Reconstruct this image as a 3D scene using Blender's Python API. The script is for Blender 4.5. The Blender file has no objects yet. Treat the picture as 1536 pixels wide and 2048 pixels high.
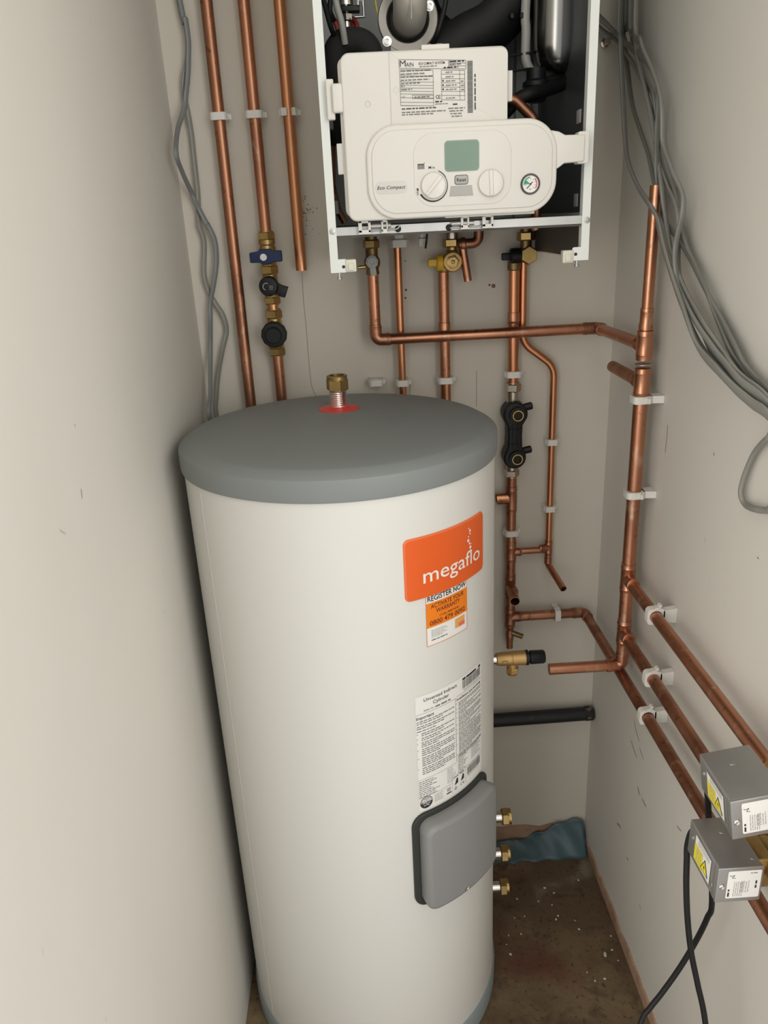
import bpy, bmesh, math, random
from mathutils import Vector, Matrix
PI = math.pi
SC = bpy.context.scene
COL = SC.collection
random.seed(7)

# ------------------------------------------------------------------ camera, world, light, exposure
CAM_H = 1.624
PITCH, ROLL, YAW = math.radians(20.8), math.radians(2.9), math.radians(1.1)
FPX = 1538.0
FWD = Vector((math.sin(YAW)*math.cos(PITCH), math.cos(YAW)*math.cos(PITCH), -math.sin(PITCH)))
_r = Vector((math.cos(YAW), -math.sin(YAW), 0))
_u = _r.cross(FWD)
RIGHT = _r*math.cos(ROLL) - _u*math.sin(ROLL)
UP = _r*math.sin(ROLL) + _u*math.cos(ROLL)
cd = bpy.data.cameras.new('camera')
cam = bpy.data.objects.new('camera', cd)
COL.objects.link(cam)
M = Matrix((RIGHT, UP, -FWD)).transposed().to_4x4()
M.translation = (0, 0, CAM_H)
cam.matrix_world = M
cd.sensor_fit = 'HORIZONTAL'
cd.sensor_width = 36.0
cd.lens = 36.0*FPX/1536.0
cd.clip_start = 0.02
SC.camera = cam

w = bpy.data.worlds.new('world')
SC.world = w
w.use_nodes = True
w.node_tree.nodes['Background'].inputs[0].default_value = (1.0, 0.985, 0.95, 1)
w.node_tree.nodes['Background'].inputs[1].default_value = 0.9

def area(name, loc, target, sx, sy, power, color):
    ld = bpy.data.lights.new(name, 'AREA')
    ld.shape = 'RECTANGLE'
    ld.size, ld.size_y, ld.energy, ld.color = sx, sy, power, color
    o = bpy.data.objects.new(name, ld)
    COL.objects.link(o)
    o.location = loc
    o.rotation_euler = (Vector(target)-Vector(loc)).to_track_quat('-Z', 'Y').to_euler()
    return o
area('daylight_window', (1.25, -0.85, 1.7), (-0.25, 0.9, 1.1), 1.3, 1.8, 32, (1.0, 0.995, 0.965))
area('left_fill', (-1.25, -0.9, 1.7), (0.537, 0.9, 1.1), 1.2, 1.8, 29, (1.0, 0.98, 0.93))  # added fill mirroring the daylight, brightens the right wall; no window there

area('overhead_fill', (0.10, 0.55, 2.405), (0.10, 0.95, 1.0), 0.7, 0.5, 2.8, (1.0, 0.97, 0.90))  # added overhead fill for the lid top and back wall, no real fitting
SC.view_settings.view_transform = 'Standard'
SC.view_settings.look = 'None'
SC.view_settings.gamma = 1.0
SC.view_settings.use_curve_mapping = False
SC.view_settings.exposure = 0.0

# measured points of the place: where a sight line meets a wall plane
def sight(px, py):
    return FWD + RIGHT*((px-768)/FPX) - UP*((py-1024)/FPX)
def atY(px, py, Y):
    d = sight(px, py); p = d*(Y/d.y); p.z += CAM_H; return p
def atX(px, py, X):
    d = sight(px, py); p = d*(X/d.x); p.z += CAM_H; return p
def atZ(px, py, Z):
    d = sight(px, py); p = d*((Z-CAM_H)/d.z); p.z += CAM_H; return p

# ------------------------------------------------------------------ materials
MATS = {}
def mat(name, color, rough=0.5, metal=0.0, noise=None, bump=None, spec=0.5, coat=0.0, trans=0.0, emit=None):
    """noise = (scale, amount, second colour, stretch, lo, hi); bump = (scale, strength, distance)"""
    if name in MATS: return MATS[name]
    m = bpy.data.materials.new(name)
    m.use_nodes = True
    nt = m.node_tree; N = nt.nodes; L = nt.links
    b = N['Principled BSDF']
    b.inputs['Base Color'].default_value = (*color, 1)
    b.inputs['Roughness'].default_value = rough
    b.inputs['Metallic'].default_value = metal
    b.inputs['Specular IOR Level'].default_value = spec
    if coat: b.inputs['Coat Weight'].default_value = coat; b.inputs['Coat Roughness'].default_value = 0.15
    if trans: b.inputs['Transmission Weight'].default_value = trans
    tc = N.new('ShaderNodeTexCoord')
    prev = None
    for nz in (noise if isinstance(noise, list) else [noise] if noise else []):
        sc, amt, c2, st, lo, hi = nz
        mp = N.new('ShaderNodeMapping'); mp.inputs['Scale'].default_value = st
        mp.inputs['Location'].default_value = (len(N)*1.7, 0.3*len(N), 0.9)
        L.new(tc.outputs['Object'], mp.inputs['Vector'])
        n = N.new('ShaderNodeTexNoise'); n.inputs['Scale'].default_value = sc; n.inputs['Detail'].default_value = 6
        L.new(mp.outputs[0], n.inputs['Vector'])
        r = N.new('ShaderNodeValToRGB')
        r.color_ramp.elements[0].position = lo; r.color_ramp.elements[0].color = (0, 0, 0, 1)
        r.color_ramp.elements[1].position = hi; r.color_ramp.elements[1].color = (amt, amt, amt, 1)
        L.new(n.outputs[0], r.inputs[0])
        mx = N.new('ShaderNodeMix'); mx.data_type = 'RGBA'
        L.new(r.outputs[0], mx.inputs[0])
        if prev: L.new(prev, mx.inputs[6])
        else: mx.inputs[6].default_value = (*color, 1)
        mx.inputs[7].default_value = (*c2, 1)
        prev = mx.outputs[2]
    if prev: L.new(prev, b.inputs['Base Color'])
    if bump:
        n = N.new('ShaderNodeTexNoise'); n.inputs['Scale'].default_value = bump[0]; n.inputs['Detail'].default_value = 8
        L.new(tc.outputs['Object'], n.inputs['Vector'])
        bp = N.new('ShaderNodeBump'); bp.inputs['Strength'].default_value = bump[1]; bp.inputs['Distance'].default_value = bump[2]
        L.new(n.outputs[0], bp.inputs['Height']); L.new(bp.outputs[0], b.inputs['Normal'])
    if emit:
        b.inputs['Emission Color'].default_value = (*emit[0], 1); b.inputs['Emission Strength'].default_value = emit[1]
    MATS[name] = m
    return m

S1 = (1, 1, 1)
WALL = mat('wall_paint', (0.64, 0.615, 0.56), 0.75, noise=[(2.2, 0.35, (0.60, 0.57, 0.51), S1, 0.4, 0.7), (38, 0.30, (0.30, 0.28, 0.26), (1.6, 1.6, 0.55), 0.72, 0.78)],
           bump=(9, 0.12, 0.01))
WALLB = mat('wall_paint_back', (0.61, 0.57, 0.495), 0.75, noise=[(2.6, 0.4, (0.57, 0.525, 0.455), S1, 0.4, 0.7), (45, 0.35, (0.25, 0.2, 0.17), S1, 0.74, 0.78)],
            bump=(9, 0.10, 0.01))
FLOORM = mat('dusty_floor', (0.105, 0.066, 0.034), 0.8, noise=[(3.2, 0.9, (0.215, 0.150, 0.080), S1, 0.46, 0.62), (4.3, 0.85, (0.105, 0.032, 0.018), S1, 0.50, 0.64), (7, 0.7, (0.26, 0.22, 0.155), S1, 0.60, 0.74),
             (26, 0.6, (0.05, 0.030, 0.017), S1, 0.56, 0.70), (90, 0.75, (0.035, 0.022, 0.013), S1, 0.58, 0.70), (150, 0.8, (0.34, 0.28, 0.21), S1, 0.775, 0.80)], bump=(40, 0.3, 0.01))
PLASTER = mat('bare_plaster', (0.42, 0.27, 0.18), 0.9, noise=(14, 0.7, (0.25, 0.14, 0.08), S1, 0.4, 0.7), bump=(60, 0.5, 0.01))
COPPER = mat('copper', (0.56, 0.265, 0.158), 0.35, 1.0, noise=[(11, 0.85, (0.40, 0.185, 0.115), (1, 1, 0.5), 0.42, 0.66), (38, 0.7, (0.70, 0.46, 0.35), (1, 1, 0.6), 0.58, 0.72), (85, 0.75, (0.18, 0.08, 0.048), S1, 0.62, 0.74)])
COPPERD = mat('dull_copper', (0.47, 0.225, 0.135), 0.42, 1.0, noise=[(14, 0.9, (0.28, 0.13, 0.08), (1, 1, 0.45), 0.42, 0.62), (40, 0.7, (0.60, 0.36, 0.25), (1, 1, 0.5), 0.58, 0.70), (80, 0.7, (0.15, 0.07, 0.042), S1, 0.60, 0.72)])
COPPERB = mat('bright_copper', (0.62, 0.285, 0.148), 0.32, 1.0, noise=(14, 0.6, (0.50, 0.22, 0.12), S1, 0.45, 0.72))
BORE = mat('pipe_bore', (0.09, 0.04, 0.025), 0.6, 0.6)
SOLDER = mat('solder', (0.55, 0.48, 0.42), 0.4, 1.0)
BRASS = mat('brass', (0.46, 0.32, 0.13), 0.36, 1.0, noise=(40, 0.5, (0.30, 0.19, 0.075), S1, 0.45, 0.7))
BRASSD = mat('dull_brass', (0.26, 0.18, 0.085), 0.45, 1.0, noise=(40, 0.5, (0.16, 0.11, 0.05), S1, 0.45, 0.7))
CASTBRASS = mat('cast_brass', (0.55, 0.36, 0.15), 0.5, 0.9, bump=(160, 0.2, 0.002))
NICKEL = mat('nickel', (0.52, 0.46, 0.38), 0.28, 1.0)
CHROME = mat('chrome', (0.72, 0.70, 0.66), 0.2, 1.0)
ZINC = mat('zinc_sheet', (0.50, 0.50, 0.48), 0.4, 0.85, noise=(25, 0.4, (0.38, 0.38, 0.37), S1, 0.4, 0.7))
ALU = mat('cast_aluminium', (0.36, 0.34, 0.305), 0.5, 0.75, noise=(30, 0.4, (0.27, 0.255, 0.23), S1, 0.4, 0.7))
ALUE = mat('flue_aluminium', (0.56, 0.53, 0.47), 0.42, 0.25, noise=(25, 0.5, (0.44, 0.41, 0.36), S1, 0.4, 0.7))
STEELB = mat('galvanised_box', (0.36, 0.355, 0.34), 0.42, 0.75, noise=(18, 0.4, (0.28, 0.275, 0.27), S1, 0.4, 0.7))
CASING = mat('white_casing', (0.74, 0.76, 0.73), 0.35)
PANEL = mat('white_plastic', (0.70, 0.677, 0.628), 0.38)
PANELE = mat('pale_grey_plastic', (0.62, 0.60, 0.56), 0.4)
CLIPM = mat('clip_plastic', (0.70, 0.685, 0.64), 0.42)
IVORY = mat('ivory_plastic', (0.66, 0.64, 0.54), 0.42)
INNER = mat('inner_steel', (0.085, 0.092, 0.095), 0.45, 0.6)
INNERL = mat('inner_grey', (0.36, 0.375, 0.375), 0.45, 0.2)
BLACK = mat('black_rubber', (0.007, 0.007, 0.0075), 0.5, spec=0.3)
BLACKP = mat('black_plastic', (0.007, 0.008, 0.009), 0.42, spec=0.3)
BLACKF = mat('black_foam', (0.012, 0.012, 0.012), 0.85, bump=(150, 0.4, 0.003))
DARKST = mat('dark_polished_steel', (0.26, 0.255, 0.245), 0.22, 1.0)
GREYLID = mat('grey_lid', (0.208, 0.222, 0.219), 0.55, bump=(300, 0.06, 0.001))
GREYCOV = mat('grey_cover', (0.235, 0.235, 0.232), 0.48)
GASKET = mat('black_gasket', (0.028, 0.030, 0.027), 0.6)
ENAMEL = mat('white_enamel', (0.665, 0.652, 0.612), 0.36, spec=0.35)
ENAMELS = mat('seam_enamel', (0.60, 0.58, 0.54), 0.4)  # seam strip, slightly darker than the body enamel
BASEG = mat('grey_base', (0.27, 0.31, 0.32), 0.5)
REDW = mat('red_washer', (0.62, 0.045, 0.035), 0.35)
ORANGE = mat('badge_orange', (0.72, 0.105, 0.012), 0.4)
BRIM = mat('badge_rim', (0.76, 0.16, 0.05), 0.4)
ORANGE2 = mat('label_orange', (0.80, 0.20, 0.005), 0.45)
PAPER = mat('label_white', (0.78, 0.765, 0.73), 0.5)
INK = mat('ink', (0.02, 0.02, 0.02), 0.6)
INKO = mat('ink_maroon', (0.13, 0.02, 0.01), 0.6)
INKG = mat('ink_grey', (0.17, 0.165, 0.16), 0.6)
INKL = mat('ink_pale', (0.38, 0.37, 0.36), 0.6)
LOGOG = mat('ink_amber', (0.72, 0.36, 0.10), 0.5)
LOGOR = mat('ink_coral', (0.70, 0.16, 0.10), 0.5)
WHITEINK = mat('white_ink', (0.83, 0.76, 0.70), 0.5)
LCD = mat('lcd_green', (0.185, 0.275, 0.215), 0.25)
LCDE = mat('lcd_edge', (0.30, 0.36, 0.31), 0.4)
BTN = mat('grey_button', (0.40, 0.39, 0.37), 0.45)
KNOBC = mat('knob_plastic', (0.72, 0.695, 0.645), 0.3)
GREEN = mat('gauge_green', (0.05, 0.30, 0.20), 0.5)
REDG = mat('gauge_red', (0.65, 0.05, 0.06), 0.5)
GBEZ = mat('gauge_bezel', (0.06, 0.06, 0.06), 0.3)
NAVY = mat('navy_plastic', (0.012, 0.027, 0.085), 0.45, spec=0.3)
YELLOW = mat('yellow_plastic', (0.70, 0.42, 0.02), 0.4)
YSTICK = mat('sticker_yellow', (0.80, 0.68, 0.02), 0.5)
WIREY = mat('yellow_wire', (0.65, 0.55, 0.05), 0.5)
CABLE = mat('grey_cable', (0.235, 0.232, 0.21), 0.45)
CABLED = mat('dark_grey_cable', (0.18, 0.18, 0.16), 0.45)
CABLEB = mat('bluish_grey_cable', (0.19, 0.20, 0.20), 0.45)
TUBEW = mat('translucent_tube', (0.33, 0.33, 0.30), 0.4)
REDC = mat('red_rubber', (0.25, 0.03, 0.02), 0.5)
BLUESH = mat('blue_membrane', (0.055, 0.105, 0.125), 0.45, noise=(18, 0.6, (0.09, 0.14, 0.15), S1, 0.4, 0.7))
PENCIL = mat('pencil', (0.30, 0.27, 0.24), 0.8)
CHIP = mat('plaster_chip', (0.60, 0.54, 0.45), 0.8)
SHADEB = mat('dark_plate_and_shade', (0.075, 0.064, 0.054), 0.6)  # dark boiler plates; also paints the shade on the right inner face
FACELIT = mat('inner_face_lit', (0.42, 0.42, 0.40), 0.5)  # left inner face, its lit tone put into the colour
GREYPL = mat('grey_plastic_clip', (0.42, 0.42, 0.41), 0.5)

# ------------------------------------------------------------------ mesh helper
class MB:
    def __init__(s):
        s.v = []; s.f = []; s.m = []; s.mats = []
    def mi(s, m):
        if m not in s.mats: s.mats.append(m)
        return s.mats.index(m)
    def add(s, vs, fs, m):
        o = len(s.v); i = s.mi(m)
        s.v += [Vector(v) for v in vs]
        for f in fs:
            s.f.append([a+o for a in f]); s.m.append(i)
    def box(s, a, b, m, bev=0.0):
        x0, y0, z0 = a; x1, y1, z1 = b
        if x0 > x1: x0, x1 = x1, x0
        if y0 > y1: y0, y1 = y1, y0
        if z0 > z1: z0, z1 = z1, z0
        if bev > 0:
            bm = bmesh.new(); bmesh.ops.create_cube(bm, size=1)
            for v in bm.verts:
                v.co = ((x0+x1)/2+v.co.x*(x1-x0), (y0+y1)/2+v.co.y*(y1-y0), (z0+z1)/2+v.co.z*(z1-z0))
            bmesh.ops.bevel(bm, geom=bm.edges[:], offset=bev, segments=3, affect='EDGES', profile=0.5)
            bm.verts.index_update()
            s.add([v.co.copy() for v in bm.verts], [[v.index for v in f.verts] for f in bm.faces], m); bm.free()
            return
        vs = [(x, y, z) for z in (z0, z1) for y in (y0, y1) for x in (x0, x1)]
        s.add(vs, [(0, 2, 3, 1), (4, 5, 7, 6), (0, 1, 5, 4), (2, 6, 7, 3), (0, 4, 6, 2), (1, 3, 7, 5)], m)
    def lathe(s, p, d, prof, m, seg=24, rot=0.0, cap0=True, cap1=True):
        p = Vector(p); d = Vector(d).normalized()
        a = Vector((0, 0, 1)) if abs(d.z) < 0.9 else Vector((1, 0, 0))
        e1 = d.cross(a).normalized(); e2 = d.cross(e1).normalized()
        vs = []
        for r, t in prof:
            for k in range(seg):
                th = rot+2*PI*k/seg
                vs.append(p+d*t+(e1*math.cos(th)+e2*math.sin(th))*r)
        fs = []
        n = len(prof)
        for i in range(n-1):
            for k in range(seg):
                k2 = (k+1) % seg
                fs.append((i*seg+k, i*seg+k2, (i+1)*seg+k2, (i+1)*seg+k))
        if cap0: fs.append(list(range(seg))[::-1])
        if cap1: fs.append([(n-1)*seg+k for k in range(seg)])
        s.add(vs, fs, m)
    def cyl(s, p0, p1, r, m, seg=24, bev=0.0):
        p0 = Vector(p0); p1 = Vector(p1); L = (p1-p0).length
        prof = [(r, 0), (r, L)] if bev <= 0 else [(r-bev, 0), (r-bev*0.3, bev*0.3), (r, bev), (r, L-bev), (r-bev*0.3, L-bev*0.3), (r-bev, L)]
        s.lathe(p0, p1-p0, prof, m, seg)
    def nut(s, p0, p1, r, m, rot=0.0):
        p0 = Vector(p0); p1 = Vector(p1); L = (p1-p0).length
        s.lathe(p0, p1-p0, [(r*0.86, 0), (r, L*0.14), (r, L*0.86), (r*0.86, L)], m, 6, rot)
    def ball(s, c, r, m, sc=(1, 1, 1), seg=24):
        c = Vector(c); vs = []; fs = []; R = seg//2
        for i in range(R+1):
            ph = PI*i/R
            for k in range(seg):
                th = 2*PI*k/seg
                vs.append(c+Vector((math.sin(ph)*math.cos(th)*r*sc[0], math.sin(ph)*math.sin(th)*r*sc[1], math.cos(ph)*r*sc[2])))
        for i in range(R):
            for k in range(seg):
                k2 = (k+1) % seg
                fs.append((i*seg+k, (i+1)*seg+k, (i+1)*seg+k2, i*seg+k2))
        s.add(vs, fs, m)
    def tube(s, pts, r, m, seg=16, open0=False, open1=False, wall=0.0011, flat=None, flatdir=None, bore=None):
        """round tube through pts; flat=(ra, rb) makes an oval section with rb along flatdir"""
        pts = [Vector(p) for p in pts]
        n = len(pts)
        T = []
        for i in range(n):
            a = pts[max(i-1, 0)]; b = pts[min(i+1, n-1)]
            T.append((b-a).normalized())
        ref = Vector((0, 0, 1)) if abs(T[0].z) < 0.9 else Vector((1, 0, 0))
        e = (ref-T[0]*ref.dot(T[0])).normalized()
        rings = []
        for i in range(n):
            e = (e-T[i]*e.dot(T[i])).normalized(); g = T[i].cross(e)
            if flat:
                fd = Vector(flatdir); e1 = (fd-T[i]*fd.dot(T[i])).normalized(); g1 = T[i].cross(e1)
                rings.append([pts[i]+e1*math.cos(2*PI*k/seg)*flat[1]+g1*math.sin(2*PI*k/seg)*flat[0] for k in range(seg)])
            else:
                rings.append([pts[i]+(e*math.cos(2*PI*k/seg)+g*math.sin(2*PI*k/seg))*r for k in range(seg)])
        vs = [v for R in rings for v in R]; fs = []
        for i in range(n-1):
            for k in range(seg):
                k2 = (k+1) % seg
                fs.append((i*seg+k, i*seg+k2, (i+1)*seg+k2, (i+1)*seg+k))
        if not open0: fs.append(list(range(seg))[::-1])
        if not open1: fs.append([(n-1)*seg+k for k in range(seg)])
        s.add(vs, fs, m)
        for op, i, dr in ((open0, 0, 1), (open1, n-1, -1)):
            if op:
                c = pts[i]; k_ = (r-wall)/r
                R0 = rings[i]; R1 = [c+(v-c)*k_ for v in R0]; R2 = [v+T[i]*dr*r*2.4 for v in R1]
                q = [(a, (a+1) % seg, seg+(a+1) % seg, seg+a) for a in range(seg)]
                s.add(R0+R1, q, m)
                s.add(R1+R2, q+[[seg+a for a in range(seg)]], bore or BORE)
    def outline(s, pts, to3, d0, d1, m, bev=0.0):
        """extrude a closed 2D outline from depth d0 to d1 (front); bev rounds the front edge"""
        n = len(pts)
        A = sum(pts[i][0]*pts[(i+1) % n][1]-pts[(i+1) % n][0]*pts[i][1] for i in range(n))
        if A < 0: pts = pts[::-1]
        rings = [(pts, d0)]
        if bev > 0:
            for a in (0, 30, 60, 90):
                a = math.radians(a)
                rings.append((inset(pts, bev*(1-math.cos(a))), d1-(bev if d1 > d0 else -bev)*(1-math.sin(a))))
        else: rings.append((pts, d1))
        vs = [to3(p[0], p[1], d) for P, d in rings for p in P]
        fs = []
        for i in range(len(rings)-1):
            for k in range(n):
                k2 = (k+1) % n
                fs.append((i*n+k, i*n+k2, (i+1)*n+k2, (i+1)*n+k))
        fs.append([(len(rings)-1)*n+k for k in range(n)]); fs.append(list(range(n))[::-1])
        s.add(vs, fs, m)
    def flat(s, pts, to3, d, m):
        s.add([to3(p[0], p[1], d) for p in pts], [list(range(len(pts)))], m)
    def rect(s, u0, v0, u1, v1, to3, d, m, nu=1):
        vs = []; fs = []
        for i in range(nu+1):
            u = u0+(u1-u0)*i/nu
            vs += [to3(u, v0, d), to3(u, v1, d)]
        for i in range(nu): fs.append((2*i, 2*i+2, 2*i+3, 2*i+1))
        s.add(vs, fs, m)
    def line(s, pts, wd, to3, d, m):
        for a, b in zip(pts[:-1], pts[1:]):
            dx, dy = b[0]-a[0], b[1]-a[1]; L = math.hypot(dx, dy) or 1
            nx, ny = -dy/L*wd/2, dx/L*wd/2
            s.flat([(a[0]-nx, a[1]-ny), (b[0]-nx, b[1]-ny), (b[0]+nx, b[1]+ny), (a[0]+nx, a[1]+ny)], to3, d, m)
    def text(s, string, u, v, h, to3, d, m, width=None, align='L', shear=0.0, bold=0.0, ang=0.0, spacing=1.0):
        vs, fs, cw, capw = glyphs(string, shear, bold, spacing)
        k = h/capw; kx = k
        if width: kx = width/cw
        off = {'L': 0, 'C': -cw*kx/2, 'R': -cw*kx}[align]
        ca, sa = math.cos(ang), math.sin(ang)
        out = []
        for x, y in vs:
            a, b = x*kx+off, y*k
            out.append(to3(u+a*ca-b*sa, v+a*sa+b*ca, d))
        s.add(out, fs, m)
        return cw*kx
    def build(s, name, parent=None, loc=None, angle=35):
        global _cnt
        base = Vector((0, 0, 0))
        if parent is not None:
            base = ROOTLOC[parent.name]
        else:
            if loc is None:
                xs = [v.x for v in s.v]; ys = [v.y for v in s.v]; zs = [v.z for v in s.v]
                loc = ((min(xs)+max(xs))/2, (min(ys)+max(ys))/2, min(zs))
            base = Vector(loc)
        me = bpy.data.meshes.new(name)
        me.from_pydata([v-base for v in s.v], [], s.f)
        for m in s.mats: me.materials.append(m)
        me.polygons.foreach_set('material_index', s.m)
        me.polygons.foreach_set('use_smooth', [True]*len(me.polygons))
        me.update()
        bm = bmesh.new(); bm.from_mesh(me)
        bm.normal_update(); bm.to_mesh(me); bm.free()
        me.set_sharp_from_angle(angle=math.radians(angle))
        o = bpy.data.objects.new(name, me)
        COL.objects.link(o)
        if parent is not None:
            o.parent = parent
            ROOTLOC[o.name] = base
        else:
            o.location = base
            ROOTLOC[o.name] = base
        return o
ROOTLOC = {}

def inset(pts, d):
    n = len(pts); out = []
    if d == 0: return list(pts)
    for i in range(n):
        a, b, c = pts[i-1], pts[i], pts[(i+1) % n]
        e1 = Vector((b[0]-a[0], b[1]-a[1])); e2 = Vector((c[0]-b[0], c[1]-b[1]))
        if e1.length < 1e-9: e1 = e2
        if e2.length < 1e-9: e2 = e1
        n1 = Vector((-e1.y, e1.x)).normalized(); n2 = Vector((-e2.y, e2.x)).normalized()
        nn = n1+n2
        if nn.length < 1e-6: nn = n1
        nn.normalize()
        k = d/max(0.35, nn.dot(n1))
        out.append((b[0]+nn.x*k, b[1]+nn.y*k))
    return out
def rrect(u0, v0, u1, v1, r, n=6):
    rs = r if isinstance(r, (tuple, list)) else (r, r, r, r)   # bl, br, tr, tl
    out = []
    for (cx, cy, a0, rr) in ((u0+rs[0], v0+rs[0], 180, rs[0]), (u1-rs[1], v0+rs[1], 270, rs[1]), (u1-rs[2], v1-rs[2], 0, rs[2]), (u0+rs[3], v1-rs[3], 90, rs[3])):
        for i in range(n+1):
            a = math.radians(a0+90*i/n)
            out.append((cx+rr*math.cos(a), cy+rr*math.sin(a)))
    return out
def circle(cu, cv, r, n=32, a0=0, a1=360):
    full = abs(a1-a0) >= 360
    k = n if full else n+1
    return [(cu+r*math.cos(math.radians(a0+(a1-a0)*i/n)), cv+r*math.sin(math.radians(a0+(a1-a0)*i/n))) for i in range(k)]
def arcband(mb, cu, cv, r0, r1, a0, a1, to3, d, m, n=24):
    vs = []; fs = []
    for i in range(n+1):
        a = math.radians(a0+(a1-a0)*i/n)
        vs += [to3(cu+r0*math.cos(a), cv+r0*math.sin(a), d), to3(cu+r1*math.cos(a), cv+r1*math.sin(a), d)]
    for i in range(n): fs.append((2*i, 2*i+1, 2*i+3, 2*i+2))
    mb.add(vs, fs, m)

_gl = {}
def glyphs(string, shear, bold, spacing=1.0):
    key = (string, shear, bold, spacing)
    if key in _gl: return _gl[key]
    def mk(t):
        c = bpy.data.curves.new('lettering', 'FONT'); c.body = t; c.size = 1.0; c.shear = shear; c.offset = bold
        c.resolution_u = 3; c.fill_mode = 'FRONT'; c.space_character = spacing
        o = bpy.data.objects.new('lettering', c)
        me = bpy.data.meshes.new_from_object(o)
        vs = [(v.co.x, v.co.y) for v in me.vertices]; fs = [list(p.vertices) for p in me.polygons]
        bpy.data.objects.remove(o); bpy.data.curves.remove(c); bpy.data.meshes.remove(me)
        return vs, fs
    vs, fs = mk(string)
    x0 = min(v[0] for v in vs); x1 = max(v[0] for v in vs)
    hv, _ = mk('H')
    cap = max(v[1] for v in hv)
    vs = [(v[0]-x0, v[1]) for v in vs]
    _gl[key] = (vs, fs, x1-x0, cap)
    return _gl[key]

def spline(pts, n=8):
    P = [Vector(p) for p in pts]
    if len(P) < 3: return P
    out = []
    Q = [P[0]*2-P[1]]+P+[P[-1]*2-P[-2]]
    for i in range(1, len(Q)-2):
        a, b, c, d = Q[i-1:i+3]
        for k in range(n):
            t = k/n
            out.append(0.5*((2*b)+(c-a)*t+(2*a-5*b+4*c-d)*t*t+(3*b-a-3*c+d)*t**3))
    out.append(P[-1])
    return out
def bend(pts, rad, n=8):
    P = [Vector(p) for p in pts]; out = [P[0]]
    for i in range(1, len(P)-1):
        a = (P[i-1]-P[i]); b = (P[i+1]-P[i]); la, lb = a.length, b.length; a.normalize(); b.normalize()
        ang = math.acos(max(-1, min(1, a.dot(b))))
        if ang > 3.13: out.append(P[i]); continue
        t = min(rad/math.tan(ang/2), la*0.48, lb*0.48); r = t*math.tan(ang/2)
        c = P[i]+(a+b).normalized()*(r/math.sin(ang/2))
        s0 = P[i]+a*t; s1 = P[i]+b*t
        v0 = (s0-c); v1 = (s1-c); tot = v0.angle(v1)
        for k in range(n+1):
            out.append(c+(v0*math.sin(tot*(1-k/n))+v1*math.sin(tot*k/n))/math.sin(tot))
    out.append(P[-1])
    return out

def props(o, label=None, cat=None, group=None, kind=None):
    if label: o['label'] = label
    if cat: o['category'] = cat
    if group: o['group'] = group
    if kind: o['kind'] = kind
    return o
def thing(name, loc, label, cat, group=None):
    o = bpy.data.objects.new(name, None); COL.objects.link(o)
    o.location = loc; o.empty_display_size = 0.03
    ROOTLOC[o.name] = Vector(loc)
    return props(o, label, cat, group)
def structure(mb, name, loc=None):
    return props(mb.build(name, loc=loc), kind='structure')

# ------------------------------------------------------------------ room shell
XL, XR, YB = -0.335, 0.537, 1.645
ZC = 2.42
YF = 0.40
def slab(a, b, m, nx=1):
    mb = MB(); mb.box(a, b, m); return mb
structure(slab((XL-0.1, YF, -0.05), (XR+0.1, YB+0.1, 0.0), FLOORM), 'floor', (0, 0, 0))
wb = structure(slab((XL-0.1, YB, 0.0), (XR+0.1, YB+0.1, ZC), WALLB), 'wall_back', (0, YB, 0))
structure(slab((XL-0.1, YF, 0.0), (XL, YB, ZC), WALL), 'wall_left', (XL, 0, 0))
wr = structure(slab((XR, YF, 0.0), (XR+0.1, YB, ZC), WALL), 'wall_right', (XR, 0, 0))
structure(slab((XL-0.1, YF, ZC), (XR+0.1, YB+0.1, ZC+0.05), WALL), 'ceiling', (0, 0, ZC))

def ribbon_pts(mb, pts, wd, m, nrm):
    P = spline(pts, 4); N = Vector(nrm)
    for a, b in zip(P[:-1], P[1:]):
        t = (b-a).normalized(); s_ = t.cross(N).normalized()*wd/2
        mb.add([a-s_, b-s_, b+s_, a+s_], [(0, 1, 2, 3)], m)
# hairline crack, pencil lines and drilled holes on the back wall
mb = MB()
ribbon_pts(mb, [atY(x, y, YB-0.0006) for x, y in ((604, 545), (607, 600), (612, 650), (617, 715), (622, 765), (630, 788), (640, 800))], 0.0011, PENCIL, (0, -1, 0))
mb.build('crack', wb)
for x, y0, y1 in ((820, 757, 792), (953, 741, 800)):
    mb = MB(); ribbon_pts(mb, [atY(x, y0, YB-0.0006), atY(x, (y0+y1)/2, YB-0.0006), atY(x, y1+12, YB-0.0006)], 0.0011, PENCIL, (0, -1, 0))
    mb.build('pencil_line', wb)
for x, y, r in ((812, 580, 2.2), (811, 596, 2.0), (979, 570, 2.0), (811, 522, 1.2)):
    mb = MB(); p = atY(x, y, YB-0.0008); mb.lathe(p, (0, 1, 0), [(r*0.001, 0), (r*0.001, 0.0008)], INK, 10); mb.build('drill_hole', wb)
mb = MB(); p = atY(987, 572, YB-0.0007); mb.lathe(p, (0, 1, 0), [(0.0045, 0), (0.0045, 0.0006)], mat('exposed_plug', (0.22, 0.11, 0.085), 0.8), 7); mb.build('chipped_spot', wb)
SCUFF = mat('scuff_grey', (0.30, 0.285, 0.25), 0.8)
SCUFFB = mat('scuff_brown', (0.22, 0.13, 0.075), 0.8)
wl = bpy.data.objects['wall_left']
rs = random.Random(21)
def scuff(pts, wd, wall, nrm, m=SCUFF):
    mb = MB(); ribbon_pts(mb, pts, wd, m, nrm); mb.build('scuff_mark', wall)
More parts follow.
